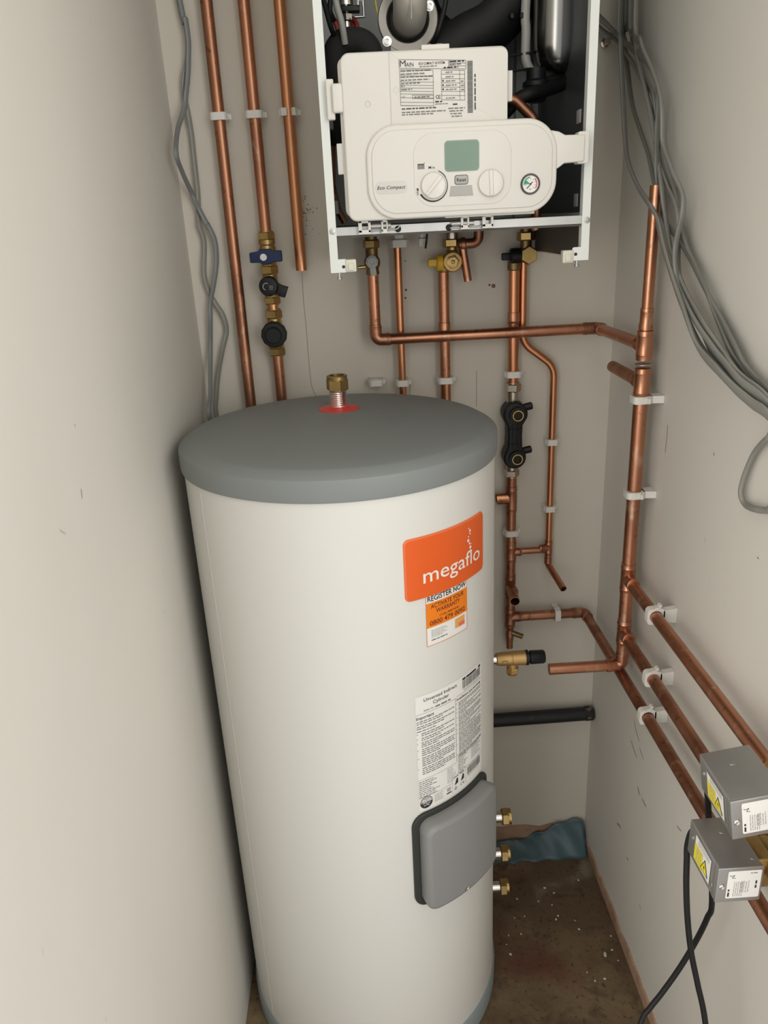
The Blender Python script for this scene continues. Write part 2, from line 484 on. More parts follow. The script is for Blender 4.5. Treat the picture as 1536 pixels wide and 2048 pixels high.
for q, wd in (([(1268, 1440), (1272, 1462), (1278, 1482)], 0.0022), ([(1262, 1482), (1268, 1500), (1273, 1516)], 0.0026), ([(1279, 1496), (1283, 1508), (1286, 1518)], 0.0022), ([(1275, 1574), (1277, 1582), (1279, 1590)], 0.0040), ([(1284, 1598), (1288, 1606), (1292, 1614)], 0.0034),
              ([(1234, 1647), (1238, 1651), (1241, 1657)], 0.0048), ([(1354, 1652), (1358, 1658), (1362, 1662)], 0.0024), ([(1253, 1715), (1256, 1720)], 0.0034), ([(1279, 1808), (1281, 1818)], 0.0026), ([(1335, 850), (1333, 880), (1330, 905)], 0.0020), ([(1427, 905), (1428, 912)], 0.0018), ([(1514, 1114), (1517, 1118)], 0.0020)):
    scuff([atX(x, y, XR-0.0006) for x, y in q], wd, wr, (-1, 0, 0))
for q, wd in (([(163, 978), (164, 988), (165, 997)], 0.0024), ([(121, 1060), (126, 1064), (132, 1067)], 0.0014), ([(150, 848), (151, 854)], 0.0012)):
    scuff([atX(x, y, XL+0.0006) for x, y in q], wd, wl, (1, 0, 0), mat('scuff_pale', (0.47, 0.45, 0.41), 0.8))
mb = MB()
for i in range(34):
    x = 600+abs(rs.gauss(0, 1))*16; y = 425+rs.gauss(0, 20)
    p = atY(x, y, YB-0.0007); r_ = rs.uniform(0.0006, 0.0016)
    mb.lathe(p, (0, 1, 0), [(r_, 0), (r_, 0.0005)], SCUFFB, 6)
o = mb.build('stain_speckles', wb); o['kind'] = 'stuff'
# bare plaster left at the foot of the walls
def trim(pts, name):
    mb = MB()
    mb.outline(pts[0], pts[1], pts[2], pts[3], PLASTER); structure(mb, name)
random.seed(3)
top = [(XL+0.01+i*(XR-XL-0.03)/24, 0.062+random.uniform(-0.006, 0.008)) for i in range(25)]
trim(([(XR-0.02, 0.0), (XL+0.01, 0.0)]+top, lambda u, v, d: Vector((u, d, v)), YB, YB-0.006), 'trim_1')
top = [(YF+0.05+i*(YB-YF-0.07)/40, 0.026+random.uniform(-0.006, 0.008)) for i in range(41)]
trim(([(YB-0.02, 0.0), (YF+0.05, 0.0)]+top, lambda u, v, d: Vector((d, u, v)), XR, XR-0.005), 'trim_2')

# ------------------------------------------------------------------ hot water cylinder
CX, CY, RB = -0.0468, 1.313, 0.2705
def cyl3(u, v, w_):
    """u: angle in degrees round the body from the camera side, v: height, w_: height above the skin"""
    a = math.radians(u); r = RB+w_
    return Vector((CX+r*math.sin(a), CY-r*math.cos(a), v))
ARC = RB*PI/180
def cylm(u0, v0):
    """label coordinates in metres, origin at angle u0 and height v0"""
    return lambda u, v, w_: cyl3(u0+u/ARC, v0+v, w_)
def bent(mb, u0, u1, v0, v1, rc, w0, w1, to3, m, bev=0.0, n=22, rim=None):
    def cols(ins):
        a0, a1, b0, b1 = u0+ins, u1-ins, v0+ins, v1-ins; r = max(rc-ins, 1e-4)
        us = [a0+r*(1-math.cos(PI/2*i/6)) for i in range(6)]+[a0+r+(a1-a0-2*r)*i/n for i in range(n+1)]+[a1-r*(1-math.cos(PI/2*(5-i)/6)) for i in range(6)]
        out = []
        for u in us:
            q = 0
            if u < a0+r: q = r-math.sqrt(max(0, r*r-(a0+r-u)**2))
            elif u > a1-r: q = r-math.sqrt(max(0, r*r-(u-a1+r)**2))
            out.append((u, b0+q, b1-q))
        return out
    rings = [(0.0, w0)]
    if bev > 0:
        for a in (0, 30, 60, 90): rings.append((bev*(1-math.cos(math.radians(a))), w1-bev*(1-math.sin(math.radians(a)))))
    else: rings.append((0.0, w1))
    loops = []
    for ins, w_ in rings:
        c = cols(ins)
        loops.append([to3(u, lo, w_) for u, lo, hi in c]+[to3(u, hi, w_) for u, lo, hi in reversed(c)])
    n_ = len(loops[0]); vs = [v for l in loops for v in l]; fs = []
    for i in range(len(loops)-1):
        for k in range(n_):
            k2 = (k+1) % n_
            fs.append((i*n_+k, i*n_+k2, (i+1)*n_+k2, (i+1)*n_+k))
    mb.add(vs, fs, rim or m)
    nc = n_//2; top = loops[-1]
    mb.add(top, [(i, i+1, n_-2-i, n_-1-i) for i in range(nc-1)], m)

tank = thing('hot_water_cylinder', (CX, CY, 0), 'tall white hot water cylinder with grey lid standing on the floor', 'water cylinder')
mb = MB(); mb.lathe((CX, CY, 0.05), (0, 0, 1), [(RB, 0), (RB, 1.21)], ENAMEL, 128); mb.build('body', tank)
mb = MB(); mb.lathe((CX, CY, 0.0), (0, 0, 1), [(RB-0.004, 0), (RB+0.003, 0.004), (RB+0.004, 0.052), (RB+0.001, 0.060), (RB-0.003, 0.062)], BASEG, 128)
props(mb.build('base_ring', tank), 'grey base ring')
mb = MB()
RL = 0.2755
mb.lathe((CX, CY, 1.246), (0, 0, 1), [(RL-0.006, 0), (RL-0.001, 0.001), (RL, 0.005), (RL, 0.032), (RL-0.001, 0.0355), (RL-0.004, 0.038), (RL-0.017, 0.0455), (RL-0.022, 0.047), (RL-0.06, 0.0505),
        (RL-0.12, 0.0545), (RL-0.2, 0.057), (0.05, 0.058), (0.012, 0.0582)], GREYLID, 128)
lid = props(mb.build('lid', tank, angle=20), 'grey domed lid')
# vertical seam of the skin
mb = MB(); mb.outline([(-0.0012, 0.064), (0.0012, 0.064), (0.0012, 1.244), (-0.0012, 1.244)], cylm(-54.2, 0), -0.001, 0.0006, ENAMELS); mb.build('seam', tank)
# top connection
zt = 1.246+0.0575
tp = atZ(678, 817, zt)
mb = MB(); mb.lathe((tp.x, tp.y, zt-0.004), (0, 0, 1), [(0.037, 0), (0.0375, 0.004), (0.036, 0.0055), (0.02, 0.008), (0.017, 0.010)], REDW, 48); props(mb.build('washer', tank), 'red washer')
mb = MB()
prof = [(0.0160, 0.0)]
for i in range(9): prof += [(0.0160, 0.006+i*0.0035), (0.0151, 0.0075+i*0.0035)]
prof += [(0.0160, 0.040)]
mb.lathe((tp.x, tp.y, zt), (0, 0, 1), prof, CHROME, 32)
tube_ = props(mb.build('threaded_outlet', tank), 'shiny threaded stub')
mb = MB()
mb.lathe((tp.x, tp.y, zt+0.034), (0, 0, 1), [(0.0175, 0), (0.0205, 0.002), (0.0205, 0.019), (0.0185, 0.021)], BRASS, 6, 0.3, cap1=False)
mb.lathe((tp.x, tp.y, zt+0.053), (0, 0, 1), [(0.0185, 0.0), (0.0188, 0.0075), (0.0178, 0.0085), (0.0140, 0.0085), (0.0136, -0.008)], BRASS, 32, cap0=False)
props(mb.build('compression_nut', tube_), 'brass nut')
# orange badge
bg = MB()
bw = (57.6-20.0)*ARC
to = cylm(20.0, 1.070)
bent(bg, 0, bw, 0, 0.104, 0.009, 0, 0.0030, to, ORANGE, bev=0.0022, rim=BRIM)
badge = props(bg.build('badge', tank), 'orange badge with white lettering')
tx = MB()
tx.text('megaflo', 0.031, 0.0262, 0.0245, to, 0.0036, WHITEINK, width=0.131, bold=0.004)
for du, dv, r in ((0.1330, 0.0560, 0.0028), (0.1333, 0.0507, 0.0016), (0.1310, 0.0632, 0.0022), (0.1275, 0.0690, 0.0029), (0.1280, 0.0755, 0.0014), (0.1322, 0.0800, 0.0017), (0.1322, 0.0850, 0.0023), (0.1290, 0.0895, 0.0013), (0.1358, 0.0610, 0.0010)):
    tx.flat(circle(du, dv, r, 14), to, 0.0036, WHITEINK)
tx.build('lettering', badge)
# warranty sticker
def dashes(mb, u0, u1, v, h, to3, d, m, fill=1.0, seed=0):
    """a line of print too small to read: word-sized strokes"""
    rnd = random.Random(seed*977+int(v*1e5))
    u = u0; end = u0+(u1-u0)*fill
    while u < end-0.0008:
        wl = rnd.uniform(2.0, 7.0)*h*0.85
        b = min(u+wl, end)
        mb.rect(u, v, b, v+h, to3, d, m)
        u = b+h*0.9
st = MB()
u0, u1 = 27.5, 46.6
to = cylm(u0, 0.981); W_ = (u1-u0)*ARC; H_ = 0.094
W8 = 10
st.rect(0, 0, W_, H_, to, 0.0008, PAPER, W8)
st.rect(0, 0.033, W_, 0.0765, to, 0.0011, ORANGE2, W8)
for a, b, c, e in ((0, 0, 0.0008, H_), (W_-0.0008, 0, W_, H_), (0, 0, W_, 0.0008)): st.rect(a, b, c, e, to, 0.0012, ORANGE2, W8 if c-a > 0.01 else 1)
st.text('REGISTER NOW', W_/2, 0.0795, 0.0090, to, 0.0014, INK, width=W_*0.93, align='C', bold=0.012)
st.text('ACTIVATE YOUR', W_/2, 0.0662, 0.0074, to, 0.0014, INKO, width=W_*0.80, align='C', bold=0.008)
st.text('WARRANTY', W_/2, 0.0565, 0.0074, to, 0.0014, INKO, width=W_*0.58, align='C', bold=0.008)
st.text('CALL FREE NOW', W_*0.55, 0.0478, 0.0034, to, 0.0014, INKO, width=W_*0.42, align='C', bold=0.01)
arcband(st, W_*0.31, 0.0493, 0.0014, 0.0020, 20, 300, to, 0.0014, INKO, 10)
st.text('0800 479 0092', W_/2, 0.0365, 0.0080, to, 0.0014, INKO, width=W_*0.86, align='C', bold=0.008)
st.rect(W_*0.66, 0.012, W_*0.92, 0.029, to, 0.0012, LOGOG, 3)
st.rect(W_*0.75, 0.012, W_*0.92, 0.0195, to, 0.00135, LOGOR, 3)
for i in range(5): dashes(st, W_*0.10, W_*0.46, 0.026-i*0.0029, 0.0011, to, 0.0012, INKL, (0.9, 1, 0.8, 1, 0.7)[i], i)
dashes(st, W_*0.10, W_*0.46, 0.0085, 0.0019, to, 0.0012, INKG, 1, 9)
props(st.build('warranty_label', tank), 'white and orange warranty sticker with phone number')
# instruction print, straight on the skin
ins = MB()
u0, u1 = 22.2, 56.6
W_ = (u1-u0)*ARC
to = cylm(u0, 0.0)
d = 0.0007
ins.rect(0, 0.660, W_, 0.893, to, d-0.0003, PAPER, 16)
ins.text('Unvented Indirect', 0.0155, 0.8805, 0.0062, to, d, INK, width=0.071, bold=0.006)
ins.text('Cylinder', 0.0335, 0.8705, 0.0062, to, d, INK, width=0.0345, bold=0.006)
ins.text('SERIAL NO', 0.0150, 0.8615, 0.0029, to, d, INKG, width=0.020, bold=0.008)
dashes(ins, 0.038, 0.071, 0.8615, 0.0029, to, d, INKG, 1, 4)
def barcode(mb, u0, u1, v0, v1, to3, d, m, seed):
    rnd = random.Random(seed); u = u0
    while u < u1:
        b = min(u+rnd.choice((0.0006, 0.0009, 0.0014)), u1); mb.rect(u, v0, b, v1, to3, d, m); u = b+rnd.choice((0.0005, 0.0007, 0.001))
barcode(ins, 0.101, 0.158, 0.868, 0.884, to, d, INKG, 2)
for a, b in ((0.101, 0.110), (0.112, 0.142), (0.150, 0.158)): ins.rect(a, 0.885, b, 0.889, to, d, INK, 2)
dashes(ins, 0.104, 0.155, 0.8635, 0.0018, to, d, INKL, 1, 5)
XM = 0.083
ins.rect(0, 0.8578, XM, 0.8583, to, d, INKG, 8); ins.rect(XM+0.002, 0.8600, W_, 0.8605, to, d, INKG, 8)
ins.rect(XM-0.0004, 0.727, XM+0.0003, 0.859, to, d, INKG)
ins.text('Important', 0.0005, 0.8485, 0.0060, to, d, INK, width=0.0345, bold=0.012)
ins.text('Installation and servicing', XM+0.003, 0.8515, 0.0048, to, d, INK, width=0.0715, bold=0.012)
z = 0.843; k = 0
for para in (2, 2, 1, 2, 2, 3, 4, 5, 4):
    for j in range(para):
        dashes(ins, 0.001 if k < 5 else 0.009, XM-0.004, z, 0.0017, to, d, INKG, random.uniform(0.45, 0.7) if j == para-1 else 1, k); z -= 0.0040; k += 1
    if k > 5: ins.rect(0.001, z+0.0041*para, 0.0022, z+0.0041*para+0.0017, to, d, INKG)
    z -= 0.0014
z = 0.8455
for para in (3, 2, 3, 4, 3, 2, 7, 6, 3):
    for j in range(para):
        dashes(ins, XM+0.007, W_-0.003, z, 0.0015, to, d, INKG, random.uniform(0.3, 0.8) if j == para-1 else 1, k); z -= 0.0033; k += 1
    ins.rect(XM+0.002, z+0.0033*para, XM+0.0032, z+0.0033*para+0.0015, to, d, INKG)
    z -= 0.0008
ins.rect(0, 0.7255, XM, 0.7259, to, d, INKG, 8); ins.rect(XM+0.002, 0.7385, W_, 0.7389, to, d, INKG, 8)
for i in range(9):
    dashes(ins, 0.001, 0.045, 0.7205-i*0.0040, 0.0015, to, d, INKG, random.uniform(0.5, 1), 50+i)
    dashes(ins, 0.060, XM-0.002, 0.7215-i*0.0036, 0.0013, to, d, INKL, random.uniform(0.6, 1), 70+i)
for i in range(10):
    dashes(ins, XM+0.004, XM+0.030, 0.7345-i*0.0040, 0.0014, to, d, INKG, random.uniform(0.5, 1), 90+i)
    if i < 8: dashes(ins, XM+0.042, W_-0.002, 0.7345-i*0.0036, 0.0013, to, d, INKL, random.uniform(0.6, 1), 120+i)
ins.rect(0, 0.6868, 0.071, 0.6872, to, d, INKG, 6)
ins.rect(0.0712, 0.665, 0.0716, 0.700, to, d, INKG); ins.rect(0.107, 0.667, 0.1074, 0.703, to, d, INKG); ins.rect(0.071, 0.700, W_, 0.7004, to, d, INKG, 6)
for a in (0.075, 0.091):
    ins.rect(a, 0.6955, a+0.012, 0.6970, to, d, INK, 1)
    ins.flat([(a+0.002, 0.679), (a+0.011, 0.681), (a+0.011, 0.690), (a+0.008, 0.693)], to, d, INK)
arcband(ins, 0.080, 0.6715, 0.0030, 0.0036, 0, 360, to, d, INKG, 16); ins.line([(0.0785, 0.669), (0.0815, 0.674)], 0.0007, to, d, INKG); ins.text('8', 0.0785, 0.6695, 0.004, to, d, INKG)
for a in (0.092, 0.099): arcband(ins, a+0.0025, 0.6725, 0.0020, 0.0028, 60, 300, to, d, INK, 12)
ins.rect(0.0972, 0.6721, 0.1012, 0.6729, to, d, INK)
barcode(ins, 0.112, 0.155, 0.681, 0.697, to, d, INKG, 6)
dashes(ins, 0.115, 0.152, 0.6985, 0.0012, to, d, INKL, 1, 3); dashes(ins, 0.113, 0.150, 0.6775, 0.0013, to, d, INKL, 1, 8)
for i in range(6): dashes(ins, 0.031, 0.053, 0.682-i*0.0028, 0.0011, to, d, INKL, random.uniform(0.6, 1), 160+i)
ins.flat([(0.0595, 0.6745), (0.0665, 0.6745), (0.068, 0.682), (0.058, 0.682)], to, d, INKL); ins.rect(0.058, 0.6695, 0.069, 0.672, to, d, INK, 1)
ins.flat(circle(0.0145, 0.6755, 0.0128, 32), to, d, INKG)
ins.flat(circle(0.0145, 0.6755, 0.0118, 32, 0, 180), to, d+0.0002, INKL)
ins.flat(circle(0.0145, 0.6755, 0.0118, 32, 180, 360), to, d+0.0002, INK)
ins.text('eco', 0.0145, 0.6775, 0.0075, to, d+0.0004, PAPER, width=0.0165, align='C', bold=0.01)
ins.line([(0.007, 0.6735), (0.012, 0.6750), (0.017, 0.6725), (0.022, 0.6735)], 0.0012, to, d+0.0004, PAPER)
ins.line([(0.009, 0.6690), (0.014, 0.6705), (0.020, 0.6690)], 0.0012, to, d+0.0004, PAPER)
props(ins.build('instruction_label', tank), 'printed instruction label')
# electrical cover
cu0, cu1 = 18.8, 59.5
to = cylm(cu0, 0.448); W_ = (cu1-cu0)*ARC
g = MB(); bent(g, 0, W_, 0, 0.208, 0.026, -0.001, 0.006, to, GASKET, bev=0.002, n=30)
cov_root = g.build('immersion_cover', tank); props(cov_root, 'grey heater cover on a black gasket')
g = MB(); bent(g, 0.0125, W_-0.0125, 0.0085, 0.1985, 0.020, 0.0055, 0.034, to, GREYCOV, bev=0.009, n=30)
props(g.build('cover', cov_root), 'grey cover'); g = MB()
pl = cylm(37.3, 0.4705)
g.lathe(pl(0, 0, 0.0335), pl(0, 0, 1)-pl(0, 0, 0), [(0.0058, 0), (0.0058, 0.0012), (0.0048, 0.0016), (0.0044, 0.0006)], CHROME, 20)
g.outline([(-0.0008, -0.004), (0.0008, -0.004), (0.0008, 0.004), (-0.0008, 0.004)], lambda u, v, w_: pl(u, v, w_), 0.0335, 0.0353, CHROME)
props(g.build('cover_screw', cov_root), 'small round screw')
# side connections
for px_, py_ in ((1011, 1633), (1009, 1706), (1007, 1773)):
    p = atY(px_, py_, 1.345); a0 = CX+RB-0.02
    mb = MB(); mb.lathe((a0, p.y, p.z), (1, 0, 0), [(0.0125, 0), (0.0125, p.x-a0)], CHROME, 24)
    mb.lathe((a0+0.014, p.y, p.z), (1, 0, 0), [(0.030, 0), (0.030, 0.004), (0.026, 0.006)], GREYCOV, 32)
    so = props(mb.build('side_outlet', tank), 'shiny stub')
    mb = MB(); mb.lathe((p.x-0.0095, p.y, p.z), (1, 0, 0), [(0.0165, 0), (0.0195, 0.002), (0.0195, 0.014), (0.0175, 0.016)], BRASS, 6, 0.2)
    mb.lathe((p.x+0.005, p.y, p.z), (1, 0, 0), [(0.0172, 0), (0.0175, 0.006), (0.0135, 0.0065), (0.0128, 0.0)], BRASS, 24)
    props(mb.build('compression_nut', so), 'brass nut')
# relief valve
VY = 1.335
vc = atY(1020, 1317, VY); zv = vc.z
x0 = atY(992, 1317, VY).x; x1 = atY(1050, 1317, VY).x; x2 = atY(1089, 1317, VY).x
mb = MB()
mb.lathe((CX+RB-0.02, VY, zv), (1, 0, 0), [(0.010, 0), (0.010, x0+0.008-(CX+RB-0.02))], CHROME, 24)
mb.lathe((x0, VY, zv), (1, 0, 0), [(0.0115, 0), (0.0130, 0.002), (0.0130, 0.006), (0.0138, 0.008), (0.0142, 0.030), (0.0138, 0.0305), (0.0138, 0.032), (0.0148, 0.0325), (0.0148, x1-x0)], CASTBRASS, 32)
mb.lathe((vc.x+0.005, VY, zv-0.010), (0, 0, -1), [(0.0095, 0), (0.0095, 0.010)], CASTBRASS, 24)
mb.lathe((vc.x+0.005, VY, zv-0.020), (0, 0, -1), [(0.0115, 0), (0.0132, 0.002), (0.0132, 0.011), (0.0115, 0.013)], CASTBRASS, 6, 0.3)
mb.lathe((vc.x+0.005, VY, zv-0.033), (0, 0, -1), [(0.0115, 0), (0.0105, 0.003), (0.0085, 0.003), (0.0085, -0.006)], CASTBRASS, 24)
mb.line([(vc.x-0.017, zv-0.002), (vc.x-0.017, zv+0.003), (vc.x-0.008, zv+0.003), (vc.x-0.008, zv-0.002)], 0.0012, lambda u, v, w_: Vector((u, VY-0.0146, v)), 0, BRASSD)
rv = props(mb.build('relief_valve', tank), 'brass relief valve with black knob')
mb = MB()
mb.lathe((x1, VY, zv), (1, 0, 0), [(0.0150, 0), (0.0155, 0.001), (0.0155, 0.006), (0.0100, 0.007), (0.0100, 0.010)], BLACKP, 24)
mb.lathe((x1+0.009, VY, zv), (1, 0, 0), [(0.0110, 0), (0.0140, 0.001), (0.0138, x2-x1-0.012), (0.0120, x2-x1-0.009)], BLACKP, 12)
props(mb.build('knob', rv), 'black ribbed knob')

# ------------------------------------------------------------------ boiler
BX0, BX1, BYF, BYB = -0.0400, 0.3680, 1.270, 1.644
BZ0, BZT = 1.549, 2.24
boil = thing('boiler', ((BX0+BX1)/2, BYB, BZ0), 'white wall hung boiler with its front cover off above the cylinder', 'boiler')
FL = 0.0125
mb = MB()
mb.box((BX0, BYF, BZ0), (BX0+0.0015, BYB, BZT), CASING); mb.box((BX0, BYF-0.0015, BZ0), (BX0+FL, BYF, BZT), CASING)
mb.box((BX0+FL-0.0013, BYF, BZ0+0.0), (BX0+FL, BYF+0.014, BZT), CASING)
lug = rrect(0, 0, 0.026, 0.020, (0.001, 0.003, 0.003, 0.001))
mb.outline([(BX0+u, BZ0+v) for u, v in lug], lambda u, v, w_: Vector((u, w_, v)), BYF, BYF-0.0016, CASING)
mb.lathe((BX0+0.0205, BYF-0.0017, BZ0+0.0085), (0, 1, 0), [(0.0026, 0), (0.0026, 0.0005)], INK, 14)
mb.lathe((BX0+0.0015, BYF+0.002, BZ0+0.1), (1, 0, 0), [(0.00001, 0), (0.00001, 0.0001)], INNER, 3)
ck = mb.build('side_panel', boil)
mb = MB(); mb.lathe((BX0+0.013, BYF-0.0005, BZ0-0.011), (0, 0, 1), [(0.0035, 0), (0.004, 0.001), (0.004, 0.004), (0.0022, 0.0045), (0.0022, 0.011)], ZINC, 12); mb.build('bolt', ck)
mb = MB(); p = atY(665, 463, BYF-0.0015); mb.lathe((p.x, p.y, p.z), (0, -1, 0), [(0.0045, 0), (0.0045, 0.0012), (0.003, 0.0018)], ZINC, 18); mb.build('screw', ck)
mb = MB()
mb.box((BX1-0.0015, BYF, BZ0), (BX1, BYB, BZT), CASING); mb.box((BX1-FL, BYF-0.0015, BZ0), (BX1, BYF, BZT), CASING)
mb.box((BX1-FL, BYF, BZ0), (BX1-FL+0.0013, BYF+0.014, BZT), CASING)
mb.outline([(BX1-u, BZ0+v) for u, v in lug], lambda u, v, w_: Vector((u, w_, v)), BYF, BYF-0.0016, CASING)
mb.lathe((BX1-0.0205, BYF-0.0017, BZ0+0.0095), (0, 1, 0), [(0.0026, 0), (0.0026, 0.0005)], INK, 14)
ck2 = mb.build('side_panel', boil)
mb = MB(); mb.lathe((BX1-0.018, BYF-0.0005, BZ0-0.010), (0, 0, 1), [(0.0035, 0), (0.004, 0.001), (0.004, 0.004), (0.0022, 0.0045), (0.0022, 0.010)], ZINC, 12); mb.build('bolt', ck2)
mb = MB(); p = atY(1174, 440, BYF-0.0015); mb.lathe((p.x, p.y, p.z), (0, -1, 0), [(0.0045, 0), (0.0045, 0.0012), (0.003, 0.0018)], ZINC, 18); mb.build('screw', ck2)
mb = MB(); mb.box((BX0+0.0015, BYF, BZT-0.002), (BX1-0.0015, BYB, BZT), CASING); mb.build('top_panel', boil)
mb = MB()
mb.box((BX0+0.0017, BYB-0.006, 1.612), (BX1-0.0017, BYB-0.002, BZT-0.002), INNERL)
mb.box((BX0+0.0017, BYF+0.02, 1.62), (BX0+0.0032, BYB-0.006, BZT-0.002), INNER)
mb.box((BX1-0.0032, BYF+0.02, 1.62), (BX1-0.0017, BYB-0.006, BZT-0.002), INNER)
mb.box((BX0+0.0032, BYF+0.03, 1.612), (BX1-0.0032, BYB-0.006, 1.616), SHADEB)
for a, b in ((0.215, 0.250), (0.268, 0.300), (0.318, 0.345)): mb.box((a, BYB-0.030, 1.616), (b, BYB-0.006, 2.2), INNERL)
props(mb.build('inner_lining', boil), 'dark grey steel lining')
# bottom rail
mb = MB()
RX0, RX1 = BX0+FL, BX1-FL
mb.box((RX0, BYF+0.0015, 1.6035), (RX1, BYF+0.003, 1.6155), ZINC)
mb.box((RX0, BYF+0.003, 1.6140), (RX1, BYF+0.035, 1.6155), ZINC)
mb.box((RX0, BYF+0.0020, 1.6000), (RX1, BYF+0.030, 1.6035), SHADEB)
mb.box((RX0, BYF+0.0003, 1.6035), (0.040, BYF+0.0015, 1.6130), ZINC); mb.box((0.178, BYF+0.0003, 1.6035), (RX1, BYF+0.0015, 1.6150), ZINC)
rail = props(mb.build('rail', boil), 'zinc plated bottom rail')
for px_, py_ in ((796, 458), (898, 455)):
    p = atY(px_, py_, BYF); mb = MB(); mb.lathe((p.x, BYF+0.0015, p.z), (0, -1, 0), [(0.0048, 0), (0.0048, 0.002), (0.0035, 0.0032), (0.0016, 0.0032), (0.0012, 0.0018)], BLACKP, 20)
    mb.build('screw', rail)
# ivory casing catches at the feet
for px_, py_ in ((702, 531), (1134, 513)):
    p = atY(px_, py_, BYF+0.004); mb = MB()
    mb.box((p.x-0.0085, BYF-0.004, p.z-0.0095), (p.x+0.0085, BYF+0.012, p.z+0.0095), IVORY, 0.0018)
    mb.box((p.x-0.0045, BYF-0.006, p.z-0.007), (p.x+0.0045, BYF-0.003, p.z+0.004), IVORY, 0.001)
    mb.box((p.x-0.016 if p.x < 0.2 else p.x+0.008, BYF+0.002, p.z-0.004), (p.x-0.008 if p.x < 0.2 else p.x+0.016, BYF+0.005, p.z+0.002), ZINC)
    props(mb.build('catch', boil), 'ivory plastic catch')
# bare inner faces of the side panels below the rail; right one's shadow is in its dark colour
mb = MB(); mb.box((BX0+0.0016, BYF+0.016, BZ0+0.002), (BX0+0.0024, BYB-0.002, 1.612), FACELIT); mb.build('inner_face', ck)
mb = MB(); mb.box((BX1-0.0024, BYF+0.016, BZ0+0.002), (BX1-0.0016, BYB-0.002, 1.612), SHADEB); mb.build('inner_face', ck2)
# bottom spigots of white plastic
for x0_, x1_, y0_, y1_ in ((779, 818, 470, 494), (835, 856, 470, 492)):
    a = atY(x0_, y0_, 1.585); b = atY(x1_, y1_, 1.585); mb = MB()
    mb.lathe(((a.x+b.x)/2, 1.590, b.z), (0, 0, 1), [((b.x-a.x)*0.46, 0), ((b.x-a.x)*0.5, 0.001), ((b.x-a.x)*0.5, 0.014), ((b.x-a.x)*0.3, 0.016), ((b.x-a.x)*0.3, 1.612-b.z)], CLIPM, 8)
    props(mb.build('spigot', boil), 'white plastic spigot')
mb = MB(); p = atY(851, 497, 1.57); mb.tube(spline([(p.x+0.006, 1.57, 1.612), (p.x+0.003, 1.57, p.z+0.02), p]), 0.0020, BLACK, 10); props(mb.build('wire', boil), 'short black wire')
mb = MB(); p = atY(711, 480, 1.55); mb.cyl((p.x, 1.56, 1.612), (p.x, 1.56, 1.598), 0.0025, BLACK, 10); mb.build('wire', boil)

# --- control panel
PF = 1.245
def pan(u, v, w_): return Vector((u, PF-w_, v))
mb = MB()
# hollow looking case: rear lip then the body
mb.outline(rrect(-0.0105, 1.6285, 0.232, 1.8435, (0.012, 0.012, 0.012, 0.012)), pan, -0.030, -0.010, PANELE, 0.003)
body = rrect(-0.0065, 1.6230, 0.2335, 1.8465, (0.013, 0.004, 0.011, 0.013))
mb.outline(body, pan, -0.022, 0.0, PANEL, 0.0035)
mb.box((0.14, PF+0.002, 1.6215), (0.276, PF+0.018, 1.631), PANEL, 0.001)
mb.box((0.110, PF+0.004, 1.843), (0.150, PF+0.010, 1.8525), PANEL, 0.001)
# raised label plate with its step line
mb.outline(rrect(0.0635, 1.742, 0.2325, 1.8440, (0.0005, 0.0005, 0.009, 0.0005)), pan, -0.004, 0.0009, PANEL, 0.0006)
mb.line([(0.0630, 1.742), (0.0630, 1.8455)], 0.0008, pan, 0.0004, PANELE)
cp = props(mb.build('control_panel', boil), 'white control panel with dials and display')
# pod
POD = rrect(0.0240, 1.6235, 0.3065, 1.7520, (0.044, 0.044, 0.046, 0.044), 12)
mb = MB(); mb.outline(POD, pan, -0.018, 0.0065, PANEL, 0.0035)
mb.outline(inset(rrect(0.0240, 1.6235, 0.3065, 1.7520, (0.044, 0.044, 0.046, 0.044), 12), 0.0075), pan, 0.006, 0.0085, PANEL, 0.0016)
CEN = rrect(0.0930, 1.6385, 0.2375, 1.7385, 0.030, 10)
mb.outline(CEN, pan, 0.008, 0.0096, PANEL, 0.0009)
tab = [(0.290, 1.678), (0.3085, 1.683), (0.318, 1.6895), (0.346, 1.6905), (0.3475, 1.693), (0.3475, 1.7245), (0.346, 1.727), (0.318, 1.7275), (0.3085, 1.7325), (0.290, 1.736)]
mb.outline(tab, pan, -0.012, 0.004, PANEL, 0.002)
mb.outline(rrect(0.338, 1.688, 0.3545, 1.7315, 0.003), pan, -0.020, 0.001, PANEL, 0.001)
pod = mb.build('fascia', cp)
F0 = 0.0096
mb = MB(); mb.outline(rrect(0.1385, 1.6850, 0.1900, 1.7270, 0.0055), pan, 0.009, F0+0.0006, LCDE, 0.0004)
mb.outline(rrect(0.1400, 1.6863, 0.1885, 1.7257, 0.0045), pan, 0.009, F0+0.0010, LCD); props(mb.build('display', cp), 'blank green display')
def dial(cx, cz, r, ang, name, lab):
    mb = MB()
    mb.lathe((cx, PF-F0+0.001, cz), (0, -1, 0), [(r+0.0012, 0), (r+0.0012, 0.0012), (r+0.0002, 0.0013)], PANELE, 48)
    mb.lathe((cx, PF-F0, cz), (0, -1, 0), [(r, 0), (r, 0.0050), (r-0.0008, 0.0062), (r-0.002, 0.0066), (0.0005, 0.0066)], KNOBC, 48)
    c, s_ = math.cos(ang), math.sin(ang)
    bar = [(-0.0022, -r*0.92), (0.0022, -r*0.92), (0.0028, r*0.92), (-0.0028, r*0.92)]
    mb.outline([(cx+a*c-b*s_, cz+a*s_+b*c) for a, b in bar], pan, F0+0.006, F0+0.0095, KNOBC, 0.0008)
    return props(mb.build(name, cp), lab)
K1 = (0.1213, 1.6675); K2 = (0.2065, 1.6670)
dial(*K1, 0.0180, -math.radians(42), 'dial', 'left dial marked min to max')
